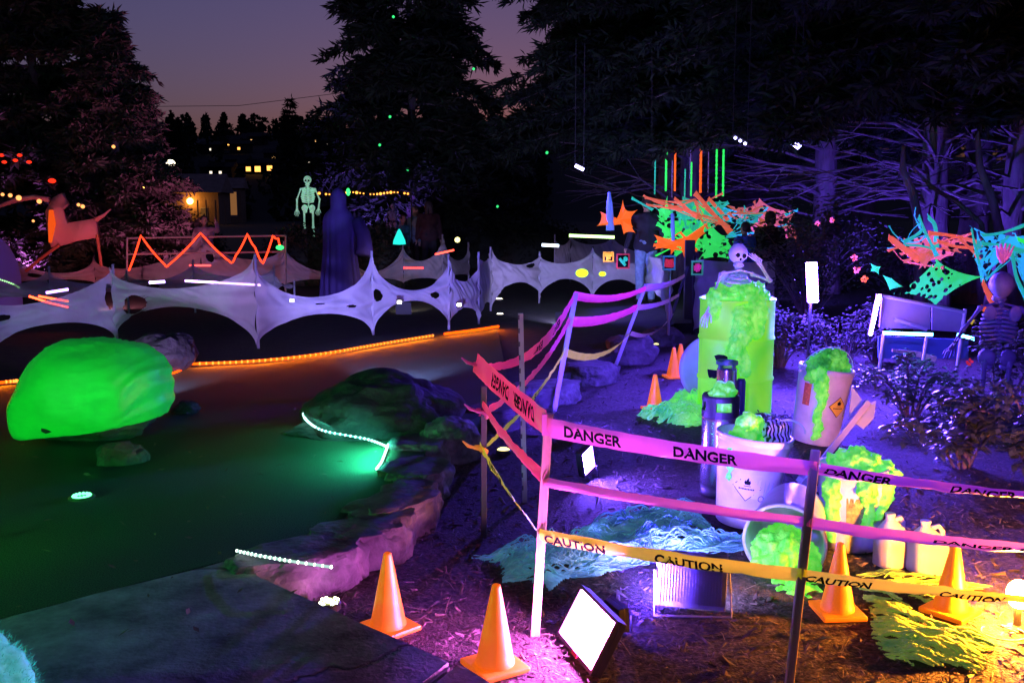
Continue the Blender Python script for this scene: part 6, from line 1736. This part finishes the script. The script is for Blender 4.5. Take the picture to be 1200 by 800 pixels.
leaf_shrub(gm(990, 450) + V(0, .3, 0), (.55, .40, .85), 1500, .045, .014, LEAF2, 'small-leaved shrub glowing blue under the upright light bar', 5, 18)
leaf_shrub(gm(930, 440) + V(0, .5, 0), (.55, .40, .70), 1200, .045, .014, LEAF2, 'small-leaved blue-lit shrub right of the drum', 6, 18)
leaf_shrub(gm(1040, 430) + V(0, .3, 0), (.40, .40, .50), 900, .045, .014, LEAF2, 'low small-leaved shrub under the slanted light bar', 7, 16)
leaf_shrub(gm(1000, 395) + V(0, 2.0, 0), (1.3, .7, 1.9), 2600, .07, .02, LEAF2, 'tall dark thicket behind the upright light bar', 8, 26)
leaf_shrub(V(D(950, 300, 13.0).x, 13.0, -.01), (1.0, .7, 1.75), 2200, .08, .022, LEAF2, 'dark thicket right of the neon web cluster', 9, 24)
leaf_shrub(V(D(1080, 300, 12.4).x, 12.6, -.01), (1.0, .6, 1.3), 1800, .08, .022, LEAF2, 'thicket in front of the purple trunks', 10, 24)
leaf_shrub(gm(905, 500) + V(0, .05, 0), (.16, .12, .13), 420, .05, .006, LEAF2, 'tuft of dark needles at the right foot of the drum', 11, 10)
leaf_shrub(G(330, 686, ML) + V(.05, .05, 0), (.10, .06, .09), 160, .035, .010, LEAF2, 'tiny weed between the path corner and the border rock', 12, 6)
# rounded dark hedges behind the fences
HEDGE = mat('hedge_leaf', (.022, .032, .018), .8, var=.5, vscale=3)
def mound(px, Y, rx, rz_, label, seed, n=2600, ls=.10, name='hedge', lw=.035):
    c = V(D(px, 300, Y).x, Y, -.01); rnd = random.Random(seed); t = thing(name, label, 'hedge', c, 0, 'dark hedges')
    vs, fs = [], []
    for k in range(n):
        a = rnd.random() * 6.283; e = math.asin(rnd.random()); r_ = rnd.uniform(.82, 1.03) + .09 * noise.noise(V(cos(a) * 2 + seed, sin(a) * 2, e * 2))
        p = V(cos(a) * cos(e) * rx * r_, sin(a) * cos(e) * rx * .7 * r_, sin(e) * rz_ * r_)
        d = V(rnd.gauss(0, 1), rnd.gauss(0, 1), rnd.gauss(0, 1)).normalized(); x = d.cross(V(.2, .3, .9)).normalized() * lw; l_ = ls * rnd.uniform(.6, 1.3); b = len(vs)
        vs += [p, p + d * l_ * .5 + x, p + d * l_, p + d * l_ * .5 - x]; fs.append((b, b + 1, b + 2, b + 3))
    me = bpy.data.meshes.new('foliage'); me.from_pydata(vs, [], fs); ob('foliage', me, HEDGE, t)
    bm = NB(); vv = ball(bm, (0, 0, 0), 1, 4, (rx * .86, rx * .6, rz_ * .86))
    for v in vv: v.co *= 1 + .1 * noise.noise(v.co * 3 + V(seed, 0, 0)); v.co.z = max(v.co.z, 0)
    ob('inner_foliage', bm, HEDGE, t, smooth=True)
mound(200, 24, 1.55, 1.55, 'wide dark hedge in front of the lit house', 1)
mound(352, 19.6, .95, 1.22, 'round dark hedge under the glowing skeleton', 2)
mound(447, 19.0, .62, 1.20, 'round dark hedge right of the cloaked figure', 3)
mound(60, 23.5, 1.5, 1.0, 'dark hedge under the far left conifer', 4)
mound(600, 26, 2.4, 1.5, 'long dark hedge left of the web cluster', 5)
mound(545, 28, 2.2, 1.3, 'far dark hedge behind the corner of the fence', 6)

# stretched cloth creature on the left; its pink lighting is put into the colour
Yd = 17.5
PK = mat('pink_lit_cloth', (.60, .34, .32), .8, trans=.3)
PXD = lambda x, y: D(x, y, Yd)
bm = NB()
outl = [(58, 232), (70, 226), (76, 236), (80, 240), (74, 246), (78, 262), (100, 258), (112, 256), (114, 278), (92, 282), (70, 288), (60, 290), (56, 268), (54, 248)]
f_ = bm.faces.new([bm.verts.new(PXD(x, y) + V(0, .05 * sin(x), 0)) for x, y in outl]); r_ = bmesh.ops.extrude_face_region(bm, geom=[f_]); bmesh.ops.translate(bm, vec=(0, .12, 0), verts=[g for g in r_['geom'] if isinstance(g, bmesh.types.BMVert)])
bmesh.ops.triangulate(bm, faces=bm.faces); bmesh.ops.subdivide_edges(bm, edges=bm.edges, cuts=2)
for v in bm.verts: v.co.y += .08 * noise.noise(v.co * 3); v.co += V(.02 * noise.noise(v.co * 6), 0, .02 * noise.noise(v.co * 6 + V(5, 5, 5)))
t = single('cloth_creature', bm, PK, 'pink-lit cloth dragon with ragged neck on the left', 'figure', smooth=True)
bm = NB(); tube(bm, [PXD(57, 234), PXD(40, 231), PXD(20, 234), PXD(4, 240), PXD(-10, 246)], [.10, .09, .10, .07, .05], 8, flat=.5); ob('neck', bm, PK, t, smooth=True)
bm = NB(); tube(bm, [PXD(63, 246) - V(0, .1, 0), PXD(64, 262) - V(0, .1, 0), PXD(62, 284) - V(0, .1, 0)], [.04, .07, .03], 8); ob('glowing_throat', bm, glow('throat', (1.0, .10, .01), .9), t, smooth=True)  # emission put in for the red glow on the cloth
bm = NB(); tube(bm, [PXD(112, 258), PXD(122, 252), PXD(130, 245)], [.05, .03, .01], 6); ob('tail', bm, PK, t, smooth=True)
bm = NB()
for pl_ in (((114, 275), (119, 312)), ((70, 287), (45, 305), (30, 318))):
    bm = NB(); tube(bm, [PXD(*q_) for q_ in pl_], .03, 6); ob('support_pole', bm, mat('rust_pole', (.35, .12, .06), .6), t)
for k, (x, y) in enumerate([(2, 182), (5, 190), (18, 188), (23, 182), (34, 190), (61, 212)]):
    bm = NB(); ball(bm, D(x, y, 19.0), .04 if k != 5 else .06, 2, (1.3, 1, .8)); single('red_lamp', bm, glow('red_lamp', (1.0, .03, .01), 1.6), 'small red lamp glowing in the left conifer branches', 'lamp', 'red lamps in the left conifer')
for k, (x, y, r_) in enumerate([(3, 228, .05), (12, 229, .06), (22, 232, .08), (46, 236, .07), (92, 240, .05), (97, 242, .06), (39, 259, .04), (133, 172, .06)]):
    bm = NB(); ball(bm, D(x, y, 17.0 if k < 7 else 19.4), r_ * .6, 2); single('party_bulb', bm, glow('warm_bulb', (1.0, .35, .10), 2.2), 'small warm bulb shining round the cloth dragon', 'lamp', 'warm bulbs round the cloth dragon')
# purple domed thing with a bead string at the left edge
bm = NB(); c = V(D(-8, 300, 14.5).x, 14.5, 0)
lathe(bm, [(.36, .0), (.36, .5), (.33, .72), (.24, .95), (.12, 1.10), (0, 1.16)], 32, Matrix.Translation(c)); t = single('draped_dome', bm, fluor('dome_purple', (.30, .10, .45), .10, rough=.7), 'violet draped dome with a bead string at the left edge', 'prop', smooth=True)
bm = NB()
for k in range(34):
    a = -2.9 + 2.9 * k / 33; ball(bm, c + V(.36 * cos(a), .36 * sin(a), .62 - .28 * (k / 33) ** 2), .014, 1)
o = ob('bead', bm, glow('bead_green', (.4, 1.0, .35), 1.8), t); o['kind'] = 'stuff'

# red zigzag rope light on a pipe rack, with two people-sized dolls behind
Yz = 16.6
t = thing('pipe_rack', 'thin grey pipe rack behind the left white fence', 'rack', V(D(240, 300, Yz).x, Yz, 0))
for a_, b_ in (((149, 279), (335, 276)), ((149, 279), (149, 345)), ((335, 276), (335, 342)), ((150, 298), (334, 295))):
    bm = NB(); tube(bm, [D(*a_, Yz + .05), D(*b_, Yz + .05)], .018, 6); ob('pipe', bm, mat('rack_grey', (.20, .18, .18), .5), t, world=True)
RZ = glow('red_rope', (1.0, .035, .01), 4.0)
zz = [(151, 317), (165, 276), (193, 310), (197, 311), (235, 273), (271, 308), (276, 300), (290, 274), (299, 290), (308, 309), (320, 276), (326, 279), (329, 290)]
bm = NB(); pts = []
for a_, b_ in zip(zz, zz[1:]): pts += [D(a_[0] + (b_[0] - a_[0]) * k / 6, a_[1] + (b_[1] - a_[1]) * k / 6 + 2.0 * sin(pi * k / 6), Yz - .02) for k in range(6)]
pts.append(D(*zz[-1], Yz - .02)); tube(bm, pts, .016, 6); single('rope_light', bm, RZ, 'red rope light hung in a zigzag on the pipe rack', 'rope light', smooth=True)
person(V(D(241, 300, 18.4).x, 18.4, -.008), .4, 1.42, mat('rosy_top', (.45, .28, .32), .8), DKP, 'figure in a rosy top behind the red zigzag rope, arm raised', .1, (((-.26, 0, 1.15), (-.26, -.06, .92)), ((.30, -.05, 1.38), (.26, -.12, 1.58))))

# ------------------------------------------------------------------ hill, houses, far lights
HILL = mat('hill', (.020, .022, .018), .95, var=.4, vscale=.05)
bm = NB(); nx, ny = 60, 26; rows = []
for j in range(ny + 1):
    rows.append([])
    for i in range(nx + 1):
        x = -260 + 520 * i / nx; y = 105 + 240 * j / ny
        z = max(0, (y - 118) / 100) ** .8 * 17 * (1 + .25 * noise.noise(V(x * .011, y * .008, 2))) * (.75 + .25 * sin((x + 70) * .012 + 1.2)) - .4
        rows[j].append(bm.verts.new((x, y, z)))
for j in range(ny):
    for i in range(nx): bm.faces.new((rows[j][i], rows[j][i + 1], rows[j + 1][i + 1], rows[j + 1][i]))
tag(ob('hill', bm, HILL, smooth=True), 'dark wooded hill with house lights', kind='structure')
def hill_z(x, y): return max(0, (y - 118) / 100) ** .8 * 17 * (1 + .25 * noise.noise(V(x * .011, y * .008, 2))) * (.75 + .25 * sin((x + 70) * .012 + 1.2)) - .4
far = [(245, 175, 'C', .5), (254, 169, 'C', .4), (267, 169, 'G', .5), (275, 168, 'G', .8), (279, 174, 'G', .6), (293, 165, 'W', .7), (299, 164, 'W', .6), (320, 185, 'W', .6), (275, 193, 'C', .6), (246, 202, 'C', .5), (257, 202, 'C', .5),
       (290, 198, 'G', .9), (301, 198, 'G', 1.1), (315, 197, 'G', 1.0), (370, 165, 'W', .5), (382, 170, 'C', .5), (362, 191, 'C', .4)]
rnd = random.Random(17); vs, fs = [], []
for k in range(520):
    y = rnd.uniform(112, 250); px_ = rnd.uniform(120, 640); x = (px_ - 600) / F * y; z = hill_z(x, y) - .5
    if any(abs(px_ - q_[0]) < 9 for q_ in far) and rnd.random() < .86 and y < 200: continue
    h = rnd.uniform(3.0, 6.5); r_ = h * rnd.uniform(.22, .42); con = rnd.random() < .5
    for q in range(46):
        f = rnd.random(); rr = r_ * ((1 - f) if con else sqrt(max(0, 1 - (2 * f - 1) ** 2))); a = rnd.random() * 6.283
        p = V(x + cos(a) * rr * rnd.random() ** .5, y + sin(a) * rr, z + h * (.08 + .92 * f)); s = h * .11
        d1 = V(rnd.gauss(0, 1), rnd.gauss(0, 1), rnd.gauss(0, 1)).normalized() * s; d2 = V(rnd.gauss(0, 1), rnd.gauss(0, 1), rnd.gauss(0, 1)).normalized() * s; b = len(vs)
        vs += [p + d1, p + d2, p - d1, p - d2]; fs.append((b, b + 1, b + 2, b + 3))
me = bpy.data.meshes.new('distant_wood'); me.from_pydata(vs, [], fs)
tag(ob('distant_wood', me, NEED_D), 'dark mass of trees covering the far hill', 'trees', kind='stuff')
mE = conifer_meshes(15, 3.6, 1.0, 21, whorls=18, per=8, sprays=8, sl=.9, sw=.28, droop=.3)
place_conifer(mE, V(D(342, 190, 150).x, 150, D(342, 112, 150).z - 15.2), 0, 1.0, 'single pointed conifer rising above the far hill', NEED_D, group='far conifers')
place_conifer(mE, V(D(208, 190, 140).x, 140, D(208, 136, 140).z - 15.2), 1, 1.0, 'pointed conifer on the far hill near the left trees', NEED_D, group='far conifers')

FW_ = mat('far_wall', (.03, .026, .024), .9)
HW = mat('house_wall', (.30, .20, .12), .8, var=.2, vscale=1); HR = mat('house_roof', (.32, .24, .20), .8, var=.3, vscale=2); FR_ = mat('far_roof', (.022, .02, .02), .9)
def house(c, w_, d_, h_, rh, label, win, glowm, rz=0, name='house', group=None, door=False, far=False):
    t = thing(name, label, 'house', c, rz, group)
    bm = NB(); box(bm, (0, 0, h_ / 2), (w_, d_, h_)); ob('wall', bm, FW_ if far else HW, t)
    bm = NB(); o_ = .35
    pr = [(-w_ / 2 - o_, -d_ / 2 - o_, h_), (w_ / 2 + o_, -d_ / 2 - o_, h_), (w_ / 2 + o_, d_ / 2 + o_, h_), (-w_ / 2 - o_, d_ / 2 + o_, h_), (-w_ / 2 - o_, 0, h_ + rh), (w_ / 2 + o_, 0, h_ + rh)]
    v_ = [bm.verts.new(p) for p in pr]
    for f in ((0, 1, 5, 4), (2, 3, 4, 5), (0, 4, 3), (1, 2, 5), (3, 2, 1, 0)): bm.faces.new([v_[q] for q in f])
    ob('roof', bm, FR_ if far else HR, t)
    for (x, z, ww, hh) in win:
        bm = NB(); box(bm, (x, -d_ / 2 - .02, z), (ww, .05, hh)); wn = ob('window', bm, mat('sash', (.3, .28, .25), .6), t)
        bm = NB(); box(bm, (x, -d_ / 2 - .05, z), (ww * .85, .03, hh * .85)); ob('pane', bm, glowm, wn)
    return t
WARM = glow('window_warm', (1.0, .52, .18), 1.6); WARM2 = glow('window_gold', (1.0, .42, .08), 2.6); COOL = glow('window_pale', (1.0, .85, .65), 1.6)
hc = D(228, 246, 96)
H = house(V(hc.x, 96, hc.z - 1.6), 6.0, 6.0, 3.3, 1.9, 'brown gabled house with a lit porch lamp left of the hill', [(1.6, 1.2, .7, 1.3)], glow('window_dim', (1, .4, .1), .12), .10)
bm = NB(); box(bm, (2.6, -4.2, -.1), (4.0, 2.0, .25)); ob('porch_floor', bm, mat('porch', (.5, .36, .25), .8), H)
for x in (1.2, 2.0, 2.9, 3.8): bm = NB(); box(bm, (x, -3.9, 1.3), (.12, .12, 2.5)); ob('porch_post', bm, HW, H)
bm = NB(); box(bm, (-1.2, -3.03, 1.4), (.08, .05, 2.6)); ob('board', bm, HR, H)
bm = NB(); ball(bm, (.45, -3.7, 2.45), .30, 2); ob('porch_lamp', bm, glow('porch_lamp', (1.0, .40, .06), 42.0), H)
h2 = D(272, 248, 108); house(V(h2.x, 108, h2.z - 2), 2.6, 3, 4.6, 1.2, 'narrow dim house end right of the porch lamp', [(.2, 2.9, 1.5, 3.0)], glow('window_amber', (1, .42, .14), .22), .1)
for k, (x, y, g_, s) in enumerate(far):
    g_ = {'C': COOL, 'G': WARM2, 'W': WARM}[g_]
    Y = 119.0
    while Y < 240 and D(x, y, Y).z > hill_z(D(x, y, Y).x, Y) + 1.0: Y += 1.0
    q = D(x, y, Y); zz_ = q.z
    house(V(q.x, Y + 2.0, zz_ - 1.2), 3.4, 3.0, 2.0, .8, 'far house with one lit window on the dark hillside', [(0, 1.2, .95 * s, .9 * s)], g_, 0, 'far_house', 'far houses on the hillside', far=True)
def street_lamp(x, y, Y, r_, m_, label):
    q = D(x, y, Y); t = thing('street_lamp', label, 'street lamp', V(q.x, Y, -.02))
    bm = NB(); tube(bm, [(0, 0.1, 0), (0, .1, q.z + .05), (0, .02, q.z + .16)], .05, 6); ob('post', bm, POLE_D, t)
    bm = NB(); ball(bm, (0, 0, q.z), r_, 2, (1, 1, .8)); ob('lamp_head', bm, m_, t)
street_lamp(200, 191, 60, .28, glow('lamp_white', (1, .88, .6), 5), 'white street lamp above the house roof')
street_lamp(162, 217, 46, .30, glow('lamp_amber', (1, .42, .06), 22), 'bright amber street lamp left of the house')
street_lamp(178, 226, 46, .12, glow('lamp_pink', (1, .6, .4), 5), 'left of two small lamps under the amber one')
street_lamp(184, 226, 46, .12, glow('lamp_pink', (1, .6, .4), 5), 'right of two small lamps under the amber one')
# string of orange bulbs
t = thing('string_lights', 'row of orange bulbs strung far behind the cloaked figure', 'string lights', V(D(430, 225, 21.5).x, 21.5, 0))
rnd = random.Random(3); pts = [D(374 + k * 4, 225 + 1.2 * sin(k * .5), 21.5) for k in range(28)]
bm = NB(); tube(bm, pts, .012, 4); ob('wire', bm, POLE_D, t, world=True)
for k, q in enumerate(pts[:-1]):
    if rnd.random() < .22: continue
    bm = NB(); ball(bm, q - V(0, 0, .03), rnd.choice((.018, .025, .034)), 2); ob('bulb', bm, glow('amber_bulb', (1.0, .36, .05), 3.0), t, world=True)
for k in (0, 27):
    bm = NB(); tube(bm, [V(pts[k].x, 21.5, 0), pts[k] + V(0, 0, .1)], .02, 6); ob('pole', bm, POLE_D, t, world=True)
bm = NB(); ball(bm, D(408, 225, 16.0), .05, 2, (.7, 1, 1.3)); single('green_bulb', bm, glow('green_bulb', (.05, 1, .2), 2.0), 'green bulb shining at the edge of the cloak hood', 'lamp')
bm = NB(); ball(bm, D(536, 281, 17.0), .05, 2); single('yellow_bulb', bm, glow('yellow_bulb', (1, .9, .3), 3.0), 'small yellow bulb on top of the rear fence', 'lamp')
bm = NB(); ball(bm, D(328, 290, 16.4), .055, 2, (1.3, 1, .8)); single('green_bulb', bm, glow('green_bulb', (.05, 1, .2), 2.0), 'green bulb at the right end of the red zigzag', 'lamp')
# laser light on the foliage, put in as small glowing balls
bm = NB()
for (x, y, Y, c) in [(461, 20, 22.6, 0), (555, 81, 22.8, 0), (457, 137, 22.4, 0), (478, 199, 23.2, 0), (445, 170, 22.5, 0), (583, 242, 23.5, 0), (641, 179, 20.0, 0), (483, 250, 24.0, 0)]:
    ball(bm, D(x, y, Y), .035, 1)
tag(ob('laser_specks', bm, glow('laser_green', (.05, 1.0, .25), 1.2)), 'green laser specks scattered over the conifers', 'light specks', kind='stuff')
# power line across the sky
bm = NB(); tube(bm, [D(170, 125, 75), D(280, 124, 75), D(400, 109, 75)], .02, 4); single('power_line', bm, POLE_D, 'thin power line crossing the sky behind the trees', 'wire')
